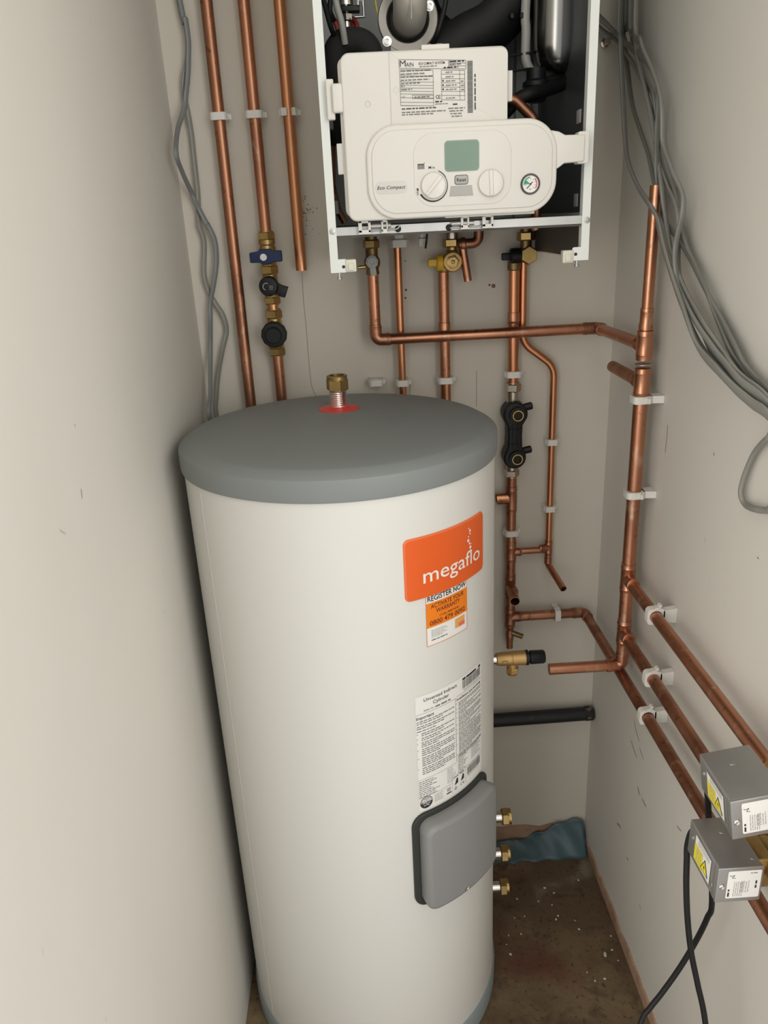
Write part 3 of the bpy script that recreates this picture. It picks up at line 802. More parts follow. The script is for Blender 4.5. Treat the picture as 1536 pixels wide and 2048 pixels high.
dial(*K2, 0.0185, math.radians(2), 'dial', 'right plain dial')
mb = MB(); mb.outline(rrect(0.1538, 1.6678, 0.1726, 1.6795, 0.003), pan, 0.009, F0+0.0018, BTN, 0.0006)
mb.outline(rrect(0.1530, 1.6670, 0.1734, 1.6803, 0.0036), pan, 0.009, F0+0.0004, GBEZ)
mb.text('Reset', 0.1632, 1.6713, 0.0046, pan, F0+0.0020, INK, width=0.0140, align='C', bold=0.012)
props(mb.build('reset_button', cp), 'grey reset button')
mb = MB(); mb.outline([(0.1452, 1.6515), (0.1805, 1.6515), (0.1786, 1.6655), (0.1474, 1.6655)], pan, 0.009, F0+0.0012, BTN, 0.0006)
arcband(mb, 0.1630, 1.6515, 0.0048, 0.0053, 180, 360, pan, F0+0.0004, PANELE, 14)
props(mb.build('button', cp), 'grey sloped flap')
mb = MB()
GC = (0.2662, 1.6630)
mb.lathe((GC[0], PF-0.008, GC[1]), (0, -1, 0), [(0.0146, 0), (0.0146, 0.0022), (0.0135, 0.0032), (0.0118, 0.0030), (0.0116, 0.0012)], GBEZ, 40)
gd = 0.0104
mb.flat(circle(*GC, 0.0118, 40), pan, gd, PAPER)
def wedge(a0, a1, r0, r1, m, dd): arcband(mb, *GC, r0, r1, a0, a1, pan, dd, m, 16)
wedge(95, 185, 0.0085, 0.0103, GREEN, gd+0.0002); wedge(140, 180, 0.0005, 0.0103, GREEN, gd+0.0003); wedge(-40, 50, 0.0088, 0.0103, REDG, gd+0.0002)
for i in range(9):
    a = math.radians(225-i*33.75); mb.line([(GC[0]+0.0065*math.cos(a), GC[1]+0.0065*math.sin(a)), (GC[0]+0.0082*math.cos(a), GC[1]+0.0082*math.sin(a))], 0.0005, pan, gd+0.0003, INK)
mb.line([(GC[0]+0.0030, GC[1]+0.0028), (GC[0]-0.0055, GC[1]-0.0060)], 0.0011, pan, gd+0.0008, INK)
mb.text('bar', GC[0], GC[1]-0.0078, 0.0018, pan, gd+0.0003, INK, align='C')
mb.lathe((GC[0], PF-gd, GC[1]), (0, -1, 0), [(0.0012, 0), (0.0012, 0.0012)], INK, 12)
props(mb.build('pressure_gauge', cp), 'round pressure gauge with red and green scale')
mb = MB()
arcband(mb, *K1, 0.0212, 0.0219, 70, 30, pan, F0+0.0003, INK, 12)
n = 30
vs = []; fs = []
for i in range(n+1):
    a = 65-(65+150)*i/n; tt = 0.0006+0.0022*(i/n)**1.2; ar = math.radians(a)
    vs += [pan(K1[0]+0.0206*math.cos(ar), K1[1]+0.0206*math.sin(ar), F0+0.0003), pan(K1[0]+(0.0206+tt)*math.cos(ar), K1[1]+(0.0206+tt)*math.sin(ar), F0+0.0003)]
for i in range(n): fs.append((2*i, 2*i+1, 2*i+3, 2*i+2))
mb.add(vs, fs, INK)
mb.text('Min', 0.1195, 1.6905, 0.0036, pan, F0+0.0003, INK, width=0.0092, align='C', bold=0.012, spacing=1.2)
mb.text('Max', 0.0960, 1.6645, 0.0036, pan, F0+0.0003, INK, width=0.0095, align='L', bold=0.012, ang=math.radians(-83), spacing=1.2)
ico = MB()
for i in range(5): ico.rect(0.0990+i*0.0021, 1.6905, 0.1002+i*0.0021, 1.6980, pan, F0+0.0003, INK)
ico.rect(0.0990, 1.6965, 0.1086, 1.6973, pan, F0+0.0003, INK); ico.rect(0.1083, 1.6985, 0.1096, 1.6993, pan, F0+0.0003, INK)
ico.build('radiator_symbol', cp)
npl = MB(); npl.outline(rrect(0.0350, 1.6590, 0.0830, 1.6765, 0.0078), pan, 0.007, 0.0088, PANELE, 0.0002)
npl.text('Eco Compact', 0.0590, 1.6657, 0.0046, pan, 0.0091, INK, width=0.0420, align='C', shear=0.25, bold=0.008); props(npl.build('name_plate', cp), 'pale oval name plate with italic lettering')
for cx_, cz_ in ((0.0718, 1.7965), (0.0305, 1.7805)):
    mr = MB(); arcband(mr, cx_, cz_, 0.0033, 0.0039, 0, 360, pan, 0.0013, PANELE, 18); mr.build('moulded_ring', cp)
mb.build('dial_marking', cp)
# data label
S_ = 0.0001905
def lab(zx, zy): return (0.0772+(zx-597)*S_, 1.8345-(zy-165+0.048*(zx-597))*S_)
mb = MB(); D = 0.0014
def lrect(x0, y0, x1, y1, m=INKG, wd=1.6):
    mb.line([lab(x0, y0), lab(x1, y0-0), lab(x1, y1), lab(x0, y1), lab(x0, y0)], wd*S_*2, pan, D, m)
def off(x): return 0.0
def hl(x0, x1, y, m=INKG): mb.line([lab(x0, y), lab(x1, y)], 3.0*S_, pan, D, m)
def vl(x, y0, y1, m=INKG): mb.line([lab(x, y0), lab(x, y1)], 3.0*S_, pan, D, m)
def ltext(t, x, y, h, wd, m=INK, bold=0.0, ang=-0.0):
    a = lab(x, y); mb.text(t, a[0], a[1], h*S_, pan, D, m, width=wd*S_, bold=bold, ang=ang)
def ldash(x0, x1, y, h, m=INKG, fill=1.0, sd=0):
    a = lab(x0, y); b = lab(x1, y); dashes(mb, a[0], b[0], a[1], h*S_, pan, D, m, fill, sd)
# frames (label drawing units; y measured along the label's own baseline)
lrect(597, 165, 1097, 222); vl(968, 165, 222); hl(968, 1097, 184); hl(968, 1097, 203)
ltext('M', 603, 212, 40, 44, INK, 0.0); ltext('AIN', 649, 212, 27, 56, INK, 0.0)
ltext('ECO COMPACT 18 SYSTEM', 744, 199, 16, 195, INK, 0.01)
ldash(750, 880, 213, 6, INKG, 1, 2); ldash(974, 1090, 180, 9, INK, 1, 4); ldash(974, 1090, 198, 8, INKG, 0.8, 5); ldash(930, 1040, 220, 9, INK, 1, 6)
lrect(600, 232, 850, 470)
for i, y in enumerate((252, 272, 292, 312, 334, 352, 374, 392)): 
    if i > 3 or i % 2: hl(600, 850, y)
    ldash(606, 846, y-6, 8, INKG, (0.95, 0.75, 1, 0.9, 0.6, 0.12, 0.35, 0.0)[i], 20+i)
hl(600, 850, 418); hl(600, 850, 448)
ltext('CAT', 610, 417, 12, 28, INKG); lrect(690, 400, 850, 422); ldash(705, 820, 417, 8, INKG, 1, 40); hl(600, 700, 470)
lrect(912, 232, 1088, 430); vl(1050, 232, 430)
for i, y in enumerate((258, 288, 316, 344, 372, 400)):
    hl(912, 1088, y); ldash(944, 1030, y-8, 7, INKG, (0.6, 0.7, 0.9, 0.95, 0.95, 0)[i], 60+i)
    if 1 < i < 5: ldash(1058, 1084, y-8, 8, INKG, 1, 80+i); ldash(918, 930, y-8, 10, INK, 1, 90)
ldash(944, 1020, 422, 7, INKG, 1, 99)
for a in (872, 890):
    c = lab(a+8, 410); arcband(mb, c[0], c[1], 9*S_, 13*S_, 60, 300, pan, D, INK, 12)
c = lab(894, 410); mb.rect(c[0]-4*S_, c[1]-1.6*S_, c[0]+8*S_, c[1]+1.6*S_, pan, D, INK)
ldash(862, 914, 448, 10, INK, 1, 41); ldash(862, 960, 462, 6, INKG, 1, 42)
ldash(995, 1030, 464, 9, INK, 1, 43)
for i in range(4): ldash(960+i*8, 1088-i*8, 492+i*18, 8, INKG, 1, 100+i)
ldash(606, 868, 498, 8, INK, 1, 110); ldash(606, 940, 522, 8, INKG, 1, 111); ldash(606, 845, 538, 8, INKG, 1, 112)
# bar code up the right edge
rnd = random.Random(12)
yy = 170
while yy < 512:
    t_ = rnd.choice((3, 4, 6, 8)); a = lab(1108, yy+0); b = lab(1148, yy+t_); mb.rect(a[0], b[1], b[0], a[1]-0, pan, D, INKG); yy += t_+rnd.choice((2.5, 3.5))
a = lab(1170, 495); dashes(mb, 0, 240*S_, 0, 9*S_, lambda u, v, w_: pan(a[0]-v, a[1]+u, w_), D, INK, 1, 7)
props(mb.build('data_label', cp), 'printed data label with bar code')
# hinge clips below the panel, latch at its left
for pxs in ((716, 742), (762, 776), (921, 938), (964, 986)):
    a = atY(pxs[0], 442, PF+0.02); b = atY(pxs[1], 464, PF+0.02); mb = MB()
    wdt = b.x-a.x
    mb.box((a.x, BYF-0.010, 1.606), (a.x+wdt*0.30, BYF-0.002, 1.628), PANEL, 0.0008); mb.box((b.x-wdt*0.22, BYF-0.010, 1.606), (b.x, BYF-0.002, 1.628), PANEL, 0.0008)
    mb.box((a.x, BYF-0.010, 1.604), (b.x, BYF-0.002, 1.6105), PANEL, 0.0008); mb.box((a.x, BYF-0.010, 1.620), (b.x, BYF-0.002, 1.6245), PANEL, 0.0008)
    mb.build('hinge_clip', cp)
for (xa, xb, yy_) in ((738, 800, 461), (900, 966, 456)):
    a = atY(xa, yy_, BYF-0.003); b = atY(xb, yy_, BYF-0.003); mb = MB(); mb.tube([(a.x, BYF-0.0035, a.z), (b.x-0.006, BYF-0.0035, a.z), (b.x-0.003, BYF-0.0035, a.z+0.001), (b.x, BYF-0.0035, a.z+0.005)], 0.0013, ZINC, 10)
    mb.cyl((a.x+0.002, BYF-0.004, a.z+0.006), (b.x-0.014, BYF-0.004, a.z+0.006), 0.0036, ZINC, 14)
    props(mb.build('hinge_pin', cp), 'metal hinge pin')
mb = MB()
mb.box((-0.0290, PF+0.010, 1.7635), (-0.0175, PF+0.022, 1.8165), PANEL, 0.002); mb.box((-0.0205, PF+0.002, 1.7715), (-0.004, PF+0.014, 1.8095), PANEL, 0.003)
mb.build('latch', cp)
mb = MB(); mb.box((-0.0185, PF+0.012, 1.690), (-0.006, PF+0.024, 1.732), PANELE, 0.001); mb.build('latch', cp)
mb = MB(); mb.box((0.2330, PF+0.008, 1.7765), (0.2415, PF+0.020, 1.8160), PANELE, 0.001); mb.build('latch', cp)

# --- parts inside the boiler
fl = atY(816, 36, 1.43)
mb = MB(); mb.lathe((fl.x, 1.44, fl.z), (0, -1, 0), [(0.0485, 0), (0.0485, 0.005), (0.0470, 0.0065), (0.0350, 0.0065), (0.0335, 0.005), (0.0335, 0)], ALU, 64)
for a in (205, 25, 115, 295):
    pass
mb.box((fl.x-0.03, 1.434, fl.z-0.052), (fl.x+0.055, 1.440, fl.z-0.036), ALU, 0.001)
fr = props(mb.build('flue_flange', boil), 'cast metal flue flange ring')
for px_, py_ in ((774, 83), (859, 12)):
    p = atY(px_, py_, 1.4335); mb = MB(); mb.lathe((p.x, 1.4336, p.z), (0, -1, 0), [(0.0075, 0), (0.0075, 0.001), (0.0055, 0.0012), (0.0055, 0.005), (0.0030, 0.0052), (0.0026, 0.003)], CHROME, 20); mb.build('bolt', fr)
mb = MB(); mb.lathe((fl.x, 1.437, fl.z), (0, -1, 0), [(0.0345, -0.01), (0.0345, 0.001), (0.029, 0.004), (0.0285, 0.002)], BLACK, 48); props(mb.build('seal', fr), 'black rubber seal')
mb = MB(); zt_ = fl.z
mb.tube(bend([(fl.x+0.002, 1.50, zt_), (fl.x+0.002, 1.395, zt_), (fl.x+0.002, 1.395, 2.235)], 0.034, 14), 0.0268, ALUE, 40)
mb.tube(spline([(fl.x+0.001, 1.3695, zt_-0.014), (fl.x+0.0015, 1.3688, zt_+0.006), (fl.x+0.0008, 1.3682, zt_+0.022), (fl.x+0.001, 1.3683, 2.2)]), 0.0009, ALUE, 8)
props(mb.build('flue_elbow', boil), 'silver flue elbow')
# black air duct and fan
mb = MB()
a = atY(862, 128, 1.50); b = atY(985, 38, 1.50); c = atY(1075, -80, 1.50)
mb.tube(spline([a, a.lerp(b, 0.5)+Vector((0, 0, 0.004)), b, c, c+Vector((0.02, 0, 0.08))], 6), 0.047, BLACK, 32)
mb.lathe(b+Vector((-0.045, -0.01, 0.040)), (0, -1, 0), [(0.060, -0.05), (0.060, 0.02), (0.054, 0.026), (0.02, 0.028), (0.001, 0.028)], BLACKP, 40)
for dx in (0.0, 0.016): mb.box((b.x+0.020+dx, 1.444, b.z-0.012), (b.x+0.026+dx, 1.455, b.z-0.004), BLACKP, 0.001)
props(mb.build('air_duct', boil), 'black plastic air duct')
# polished vessel on the right
ve = atY(1116, 80, 1.45); hw = 0.0430
mb = MB()
zb = atY(1110, 152, 1.45).z
prof = [(0.001, 0), (hw*0.35, 0.001), (hw*0.68, 0.008), (hw*0.88, 0.020), (hw*0.98, 0.040), (hw, 0.075), (hw, 2.22-zb)]
mb.lathe((ve.x, 1.45, zb), (0, 0, 1), prof, DARKST, 40)
mb.tube(spline([(ve.x+hw*0.45, 1.45-hw*0.55, zb+0.010), (ve.x+hw*0.70, 1.45-hw*0.72, zb+0.030), (ve.x+hw*0.72, 1.45-hw*0.74, zb+0.08), (ve.x+hw*0.72, 1.45-hw*0.74, 2.21)]), 0.0055, DARKST, 14)
props(mb.build('vessel', boil), 'dark polished round bottomed vessel')
a = atY(1052, 0, 1.45); b = atY(1052, 120, 1.45)
mb = MB(); mb.tube(spline([a+Vector((0.012, 0, 0.2)), a, a.lerp(b, 0.5), b, atY(1068, 152, 1.45)]), 0.0075, TUBEW, 16)
for px_, py_ in ((1054, 108), (1058, 139)):
    p = atY(px_, py_, 1.45); mb.lathe(p-Vector((0, 0, 0.0018)), (0, 0, 1), [(0.0083, 0), (0.0083, 0.0036)], BLACK, 18)
    mb.tube([p+Vector((-0.028, 0.004, -0.001)), p+Vector((-0.006, -0.004, 0))], 0.0018, BLACK, 8)
props(mb.build('hose', boil), 'pale grey hose with black ties')
p = atY(1072, 158, 1.43)
mb = MB(); mb.lathe(p+Vector((0, 0, -0.035)), (0, 0, 1), [(0.012, 0), (0.018, 0.006), (0.018, 0.022), (0.022, 0.024), (0.022, 0.030), (0.016, 0.034), (0.016, 0.05)], BLACKP, 24)
q = [atY(1168, 148, 1.47), atY(1140, 160, 1.45), atY(1105, 175, 1.43), atY(1065, 186, 1.41), atY(1035, 200, 1.41), atY(1010, 225, 1.42)]
mb.tube(spline(q), 0.011, BLACK, 18)
props(mb.build('condensate_trap', boil), 'black plastic trap and hose')
mb = MB(); mb.tube(bend([atY(1000, 195, 1.40), atY(1030, 200, 1.40), atY(1068, 238, 1.40), atY(1072, 300, 1.40), atY(1072, 460, 1.40)], 0.02), 0.0085, COPPERD, 18); props(mb.build('pipe', boil), 'bent copper pipe')
mb = MB(); mb.tube(bend([atY(668, 200, 1.42), atY(664, 240, 1.42), atY(664, 370, 1.42), atY(676, 420, 1.42), atY(690, 445, 1.42)], 0.02), 0.0060, COPPERD, 14); props(mb.build('pipe', boil), 'thin dark copper pipe')
q = [atY(1158, 146, 1.36), atY(1164, 190, 1.36), atY(1171, 222, 1.36), atY(1172, 235, 1.36), atY(1165, 255, 1.36), atY(1150, 272, 1.36)]
mb = MB(); mb.tube(spline(q), 0.0030, BLACK, 10); mb.tube(spline([v+Vector((0.006, 0.004, 0.006)) for v in q[:-1]]), 0.0030, BLACK, 10); props(mb.build('wire', boil), 'black wires at right side')
for px_, py_ in ((1166, 232), (1160, 400)):
    p = atY(px_, py_, 1.335); mb = MB(); mb.box((p.x-0.006, 1.330, p.z-0.010), (BX1-0.0032, 1.352, p.z+0.010), GREYPL, 0.001); props(mb.build('wire_clip', boil), 'grey wire clip')
for px_, py_ in ((661, 245), (672, 415)):
    p = atY(px_, py_, 1.335); mb = MB(); mb.box((BX0+0.0032, 1.330, p.z-0.010), (p.x+0.004, 1.352, p.z+0.010), GREYPL, 0.001); props(mb.build('wire_clip', boil), 'grey wire clip')
# left: foam dome, pump fitting, tubes, wires
p = atY(712, 92, 1.40)
mb = MB(); mb.tube(bend([p+Vector((-0.040, 0, -0.14)), p+Vector((-0.034, 0, 0.008)), p+Vector((0.022, 0, 0.006)), p+Vector((0.026, 0, -0.06))], 0.024), 0.0195, BLACKF, 24); props(mb.build('foam_sleeve', boil), 'black foam pipe sleeve')
mb = MB(); q = [atY(666, -40, 1.37), atY(673, 10, 1.37), atY(683, 45, 1.37), atY(690, 88, 1.38)]
mb.tube(spline(q), 0.0052, TUBEW, 16); props(mb.build('hose', boil), 'translucent grey tube')
p = atY(692, 30, 1.42)
mb = MB(); mb.cyl(p+Vector((0, 0, -0.040)), p+Vector((0, 0, 0.06)), 0.0065, CHROME, 20); mb.nut(p+Vector((0, 0, -0.010)), p+Vector((0, 0, 0.002)), 0.0105, CHROME)
mb.cyl(p+Vector((0, 0, 0.012)), p+Vector((0, 0, 0.022)), 0.0125, CHROME, 24)
mb.box((p.x-0.008, 1.410, p.z+0.003), (p.x+0.022, 1.43, p.z+0.011), BLACKP, 0.001)
mb.tube([p+Vector((0.014, -0.012, -0.006)), p+Vector((0.028, -0.012, -0.006)), p+Vector((0.028, -0.012, 0.016)), p+Vector((0.020, -0.012, 0.018)), p+Vector((0.020, -0.012, 0.010))], 0.0022, CHROME, 10)
mb.box((p.x-0.026, 1.405, p.z-0.006), (p.x-0.022, 1.43, p.z+0.014), CHROME, 0.0005)
props(mb.build('pump_fitting', boil), 'shiny metal fitting')
p = atY(694, 55, 1.43)
mb = MB(); mb.lathe(p, (0.2, -1, 0.5), [(0.020, 0), (0.020, 0.004), (0.014, 0.005), (0.014, 0.0)], REDC, 28); mb.tube(spline([p+Vector((-0.03, 0, 0.03)), p+Vector((-0.02, -0.004, 0.01)), p+Vector((-0.012, -0.006, -0.012))]), 0.004, REDC, 10)
mb.cyl(p+Vector((0, 0, -0.02)), p+Vector((0, -0.004, 0.0)), 0.010, CHROME, 20)
props(mb.build('seal', boil), 'red rubber seal')
mb = MB(); mb.tube(spline([atY(645, -10, 1.36), atY(655, 30, 1.37), atY(664, 60, 1.38), atY(676, 85, 1.40)]), 0.004, BLACK, 10); mb.tube(spline([atY(662, -10, 1.37), atY(660, 20, 1.37), atY(668, 42, 1.38)]), 0.004, BLACK, 10)
props(mb.build('wire', boil), 'black wires at left side')
mb = MB(); mb.tube(spline([atY(749, -20, 1.44), atY(752, 10, 1.44), atY(757, 32, 1.44), atY(762, 50, 1.45)]), 0.0013, WIREY, 8); props(mb.build('wire', boil), 'thin yellow wire')
mb = MB(); mb.tube(spline([atY(897, -30, 1.38), atY(888, 20, 1.38), atY(877, 60, 1.38), atY(868, 85, 1.39), atY(855, 115, 1.41)]), 0.0038, BLACK, 10); props(mb.build('wire', boil), 'black cable beside the flue')

# ------------------------------------------------------------------ copper pipework
R22, R15 = 0.0112, 0.0077
YP = 1.619                               # pipes clipped to the back wall
def pipe(root, pts, r=R22, m=COPPER, rad=0.0, **k):
    mb = MB(); P = bend(pts, rad) if rad else pts
    mb.tube(P, r, m, 24 if r > 0.009 else 18, **k)
    return mb.build('pipe', root)
def sleeve(root, p, d, L, r, m=COPPERD, name='coupling'):
    d = Vector(d).normalized(); p = Vector(p)
    mb = MB(); mb.lathe(p-d*L/2, d, [(r, 0), (r+0.0013, 0.0006), (r+0.0013, L*0.20), (r+0.0018, L*0.23), (r+0.0013, L*0.27), (r+0.0013, L-0.0006), (r, L)], m, 24)
    return mb.build(name, root)
def elbow(root, p, d1, d2, r, m=COPPERD):
    d1 = Vector(d1).normalized(); d2 = Vector(d2).normalized(); p = Vector(p); a = r*2.1
    mb = MB(); mb.tube(bend([p+d1*a, p, p+d2*a], a*0.8, 8), r+0.0012, m, 24)
    for d in (d1, d2): mb.lathe(p+d*(a-0.001), d, [(r+0.0012, 0), (r+0.0020, 0.0008), (r+0.0020, 0.0028), (r+0.0012, 0.0036), (r+0.0012, 0.0075), (r, 0.0080)], m, 24)
    return mb.build('elbow', root)
def tee(root, p, dm, db, r, rb=None, m=COPPERD, L=0.052):
    rb = rb or r; dm = Vector(dm).normalized(); db = Vector(db).normalized(); p = Vector(p)
    mb = MB()
    mb.lathe(p-dm*L/2, dm, [(r, 0), (r+0.0012, 0.0006), (r+0.0012, 0.008), (r+0.0020, 0.0095), (r+0.0012, 0.011), (r+0.0012, L-0.011), (r+0.0020, L-0.0095), (r+0.0012, L-0.008), (r+0.0012, L-0.0006), (r, L)], m, 24)
    mb.lathe(p, db, [(rb+0.0012, 0), (rb+0.0012, L*0.40), (rb+0.0020, L*0.43), (rb+0.0012, L*0.46), (rb+0.0012, L*0.52), (rb, L*0.53)], m, 24)
    return mb.build('tee', root)
def nutpart(root, a, b, r, m=BRASS, name='compression_nut', rot=0.25):
    mb = MB(); mb.nut(a, b, r, m, rot)
    a = Vector(a); b = Vector(b); d = (b-a).normalized()
    mb.lathe(a-d*0.0015, d, [(r*0.80, 0), (r*0.80, (b-a).length+0.003)], m, 20)
    return mb.build(name, root)

# far left pipe: single straight drop behind the cylinder
XP1, XP2, XP3 = -0.240, -0.1735, -0.1095
t = thing('copper_pipe', (XP1, YP, 0.004), 'leftmost copper pipe on the back wall, one straight length dropping behind the cylinder', 'pipe')
pipe(t, [(XP1, YP, 0.004), (XP1, YP, ZC-0.002)], m=COPPERD)
# second pipe with its stack of valves
t = thing('valved_copper_pipe', (XP2, YP, 0.004), 'copper pipe on the back wall carrying blue lever valve and two black caps', 'pipe')
def zy(py): return atY(545, py, YP).z
pipe(t, [(XP2, YP, zy(470)), (XP2, YP, ZC-0.002)])
pipe(t, [(XP2, YP, 0.004), (XP2, YP, zy(705))], m=COPPER)
nutpart(t, (XP2, YP, zy(480)), (XP2, YP, zy(463)), 0.0178)
mb = MB(); mb.lathe((XP2, YP, zy(533)), (0, 0, 1), [(0.0125, 0), (0.0150, 0.004), (0.0170, 0.010), (0.0170, zy(497)-zy(533)), (0.0145, zy(490)-zy(533)), (0.0165, zy(488)-zy(533)), (0.0165, zy(479)-zy(533))], BRASS, 28)
mb.lathe((XP2, YP, zy(511)), (0, -1, 0), [(0.010, 0), (0.010, 0.030)], BRASS, 20)
lv = props(mb.build('lever_valve', t), 'brass valve with a blue lever')
mb = MB(); c = Vector((XP2-0.001, YP-0.034, zy(511)))
hp = [(-0.031, -0.009), (-0.029, -0.0105), (-0.012, -0.011), (-0.006, -0.0145), (0.008, -0.0145), (0.014, -0.011), (0.030, -0.0105), (0.0315, -0.009), (0.0315, 0.008), (0.030, 0.0100), (0.014, 0.0105), (0.010, 0.0140), (-0.010, 0.0140), (-0.015, 0.0100), (-0.029, 0.0085), (-0.031, 0.007)]
mb.outline([(c.x+a, c.z+b) for a, b in hp], lambda u, v, w_: Vector((u, w_, v)), YP-0.028, YP-0.040, NAVY, 0.002)
hd = props(mb.build('lever', lv), 'blue T shaped lever')
mb = MB(); mb.lathe((c.x-0.004, YP-0.0398, c.z-0.001), (0, -1, 0), [(0.0066, 0), (0.0066, 0.0015), (0.006, 0.002)], PAPER, 24); props(mb.build('screw_cap', lv), 'white screw cap')
nutpart(t, (XP2, YP, zy(549)), (XP2, YP, zy(530)), 0.0185)
mb = MB(); mb.lathe((XP2, YP, zy(602)), (0, 0, 1), [(0.0135, 0), (0.0150, 0.003), (0.0150, zy(545)-zy(602))], BRASS, 24); mb.lathe((XP2, YP, zy(572)), (0, -1, 0), [(0.016, 0), (0.016, 0.018)], BRASS, 24)
dv = props(mb.build('drain_valve', t), 'brass valve with a round black cap and side spout')
mb = MB(); c = atY(537, 573, YP-0.036)
mb.lathe((c.x, YP-0.014, c.z), (0, -1, 0), [(0.0185, 0), (0.0190, 0.002), (0.0190, 0.020), (0.0165, 0.024), (0.015, 0.0245), (0.001, 0.0245)], BLACKP, 32)
dd = Vector((0.030, 0, -0.0125)).normalized(); sd = Vector((-dd.z, 0, dd.x))
mb.outline([(0.010, -0.012), (0.0225, -0.0095), (0.0225, -0.0115), (0.036, -0.0105), (0.036, 0.0105), (0.0225, 0.0095), (0.010, 0.012)], lambda u, v, w_: Vector((c.x, w_, c.z))+dd*u+sd*v, YP-0.010, YP-0.032, BLACKP, 0.002)
arcband(mb, c.x-0.004, c.z, 0.0060, 0.0072, 60, 250, lambda u, v, w_: Vector((u, YP-w_, v)), 0.0387, GREYPL, 12)
for i in range(3): mb.rect(c.x+0.001, c.z-0.006+i*0.003, c.x+0.009, c.z-0.0045+i*0.003, lambda u, v, w_: Vector((u, YP-w_, v)), 0.0387, INKG)
props(mb.build('cap', dv), 'round black cap')
nutpart(t, (XP2, YP, zy(608)), (XP2, YP, zy(593)), 0.0175)
pipe(t, [(XP2, YP, zy(625)), (XP2, YP, zy(600))], m=COPPERB)
nutpart(t, (XP2, YP, zy(637)), (XP2, YP, zy(619)), 0.0185)
mb = MB(); mb.lathe((XP2, YP, zy(702)), (0, 0, 1), [(0.0125, 0), (0.0155, 0.006), (0.0155, zy(645)-zy(702)), (0.0125, zy(634)-zy(702))], BRASS, 24); mb.lathe((XP2, YP, zy(671)), (0, -1, 0), [(0.021, 0), (0.021, 0.016)], BRASS, 28)
rdv = props(mb.build('reducing_valve', t), 'brass valve with a big black cap')
mb = MB(); c = atY(547, 671, YP-0.04)
mb.lathe((c.x, YP-0.015, c.z), (0, -1, 0), [(0.0255, 0), (0.0262, 0.001), (0.0262, 0.016), (0.0240, 0.019), (0.0165, 0.0195), (0.0160, 0.028), (0.0145, 0.030), (0.001, 0.030)], BLACKP, 12, 0.1)
props(mb.build('cap', rdv), 'twelve sided black cap')
nutpart(t, (XP2, YP, zy(711)), (XP2, YP, zy(695)), 0.0178)
# third pipe, cut short beside the boiler
t = thing('copper_pipe_stub', (XP3, YP, zy(541)), 'copper pipe on the back wall cut off short beside the boiler', 'pipe')
zc3 = atY(600, 541, YP).z
pipe(t, [(XP3, YP, zc3), (XP3, YP, ZC-0.002)], m=COPPERB, open0=True)

# --- boiler flow: left boiler valve -> along the wall -> riser on the right wall and its branches
YH = 1.592
XA = atY(748, 600, YH).x; ZH = 1.3955
XRI, YRI = 0.499, 1.352                      # riser on the right wall
t = thing('flow_pipework', (XRI, YRI, 0.78), 'copper pipework running from left boiler valve along the back wall into the tall right riser', 'pipework')
zA = atY(745, 545, YH).z
pipe(t, [(XA, YH, zA), (XA, YH, ZH+0.015)], m=COPPER)
elbow(t, (XA, YH, ZH), (0, 0, 1), (1, 0, 0), R22)
XE = 0.487
pipe(t, [(XA+0.015, YH, ZH), (XE-0.015, YH, ZH)], m=COPPER)
dirR = Vector((XRI-XE, YRI-YH, 0)).normalized()
elbow(t, (XE, YH, ZH), (-1, 0, 0), dirR, R22)
pipe(t, [Vector((XE, YH, ZH))+dirR*0.015, (XRI, YRI, ZH)], m=COPPER)
ztop = atX(1306, 371, XRI).z
pipe(t, [(XRI, YRI, ZH), (XRI, YRI, ztop)], r=0.0098, m=COPPER)
mb = MB(); mb.lathe((XRI, YRI, ZH+0.028), (0, 0, 1), [(R22+0.0012, 0), (R22+0.0012, 0.008), (0.0112, 0.012), (0.0112, 0.028), (0.0118, 0.0295), (0.0112, 0.031), (0.0112, 0.036), (0.0098, 0.0365)], COPPER, 24); mb.build('reducer', t)
R28 = 0.0128
tee(t, (XRI, YRI, ZH), (0, 0, 1), (-dirR.x, -dirR.y, 0), R28, R22, COPPER)
ZS = atX(1240, 728, XRI).z; ZS = 1.329
tee(t, (XRI, YRI, ZS), (0, 0, 1), (0, 1, 0), R28, R22, COPPER, L=0.054)
pend = atX(1226, 719, XRI)
pipe(t, [(XRI, YRI, ZS), (XRI, pend.y, ZS)], m=COPPERD, open1=True)
mb = MB(); mb.lathe((XRI, YRI, 1.361), (0, 0, 1), [(R28+0.0012, 0), (R28+0.0022, 0.0008), (R28+0.0022, 0.0020), (R28+0.0012, 0.0028)], SOLDER, 28); mb.build('solder_ring', t)
ZU, ZM = 0.9385, 0.8155
pipe(t, [(XRI, YRI, ZM+0.01), (XRI, YRI, ZS)], r=R28, m=COPPER)
tee(t, (XRI, YRI, ZU+0.004), (0, 0, 1), (0, -1, 0), R28, R22, COPPER, L=0.064)
tee(t, (XRI, YRI, ZM+0.006), (0, 0, 1), (0, -1, 0), R28, R22, COPPER, L=0.060)
pipe(t, [(XRI, YRI, ZU), (XRI, 0.45, ZU-0.004)], m=COPPER)
pipe(t, [(XRI, YRI, ZM), (XRI, 0.45, ZM)], m=COPPERD)
s0 = atY(1098, 1338, YRI); ZST = 0.7625
s0 = atY(1098, 1338, YRI)
ZST = atY(1170, 1334, YRI).z
elbow(t, (XRI, YRI, ZST), (0, 0, 1), (-1, 0, 0), R28-0.0008, COPPER)
pipe(t, [(XRI, YRI, ZST+0.02), (XRI, YRI, ZM)], r=R28, m=COPPER)
pipe(t, [(XRI-0.02, YRI, ZST), (s0.x, YRI, ZST)], r=R22+0.0004, m=COPPER)
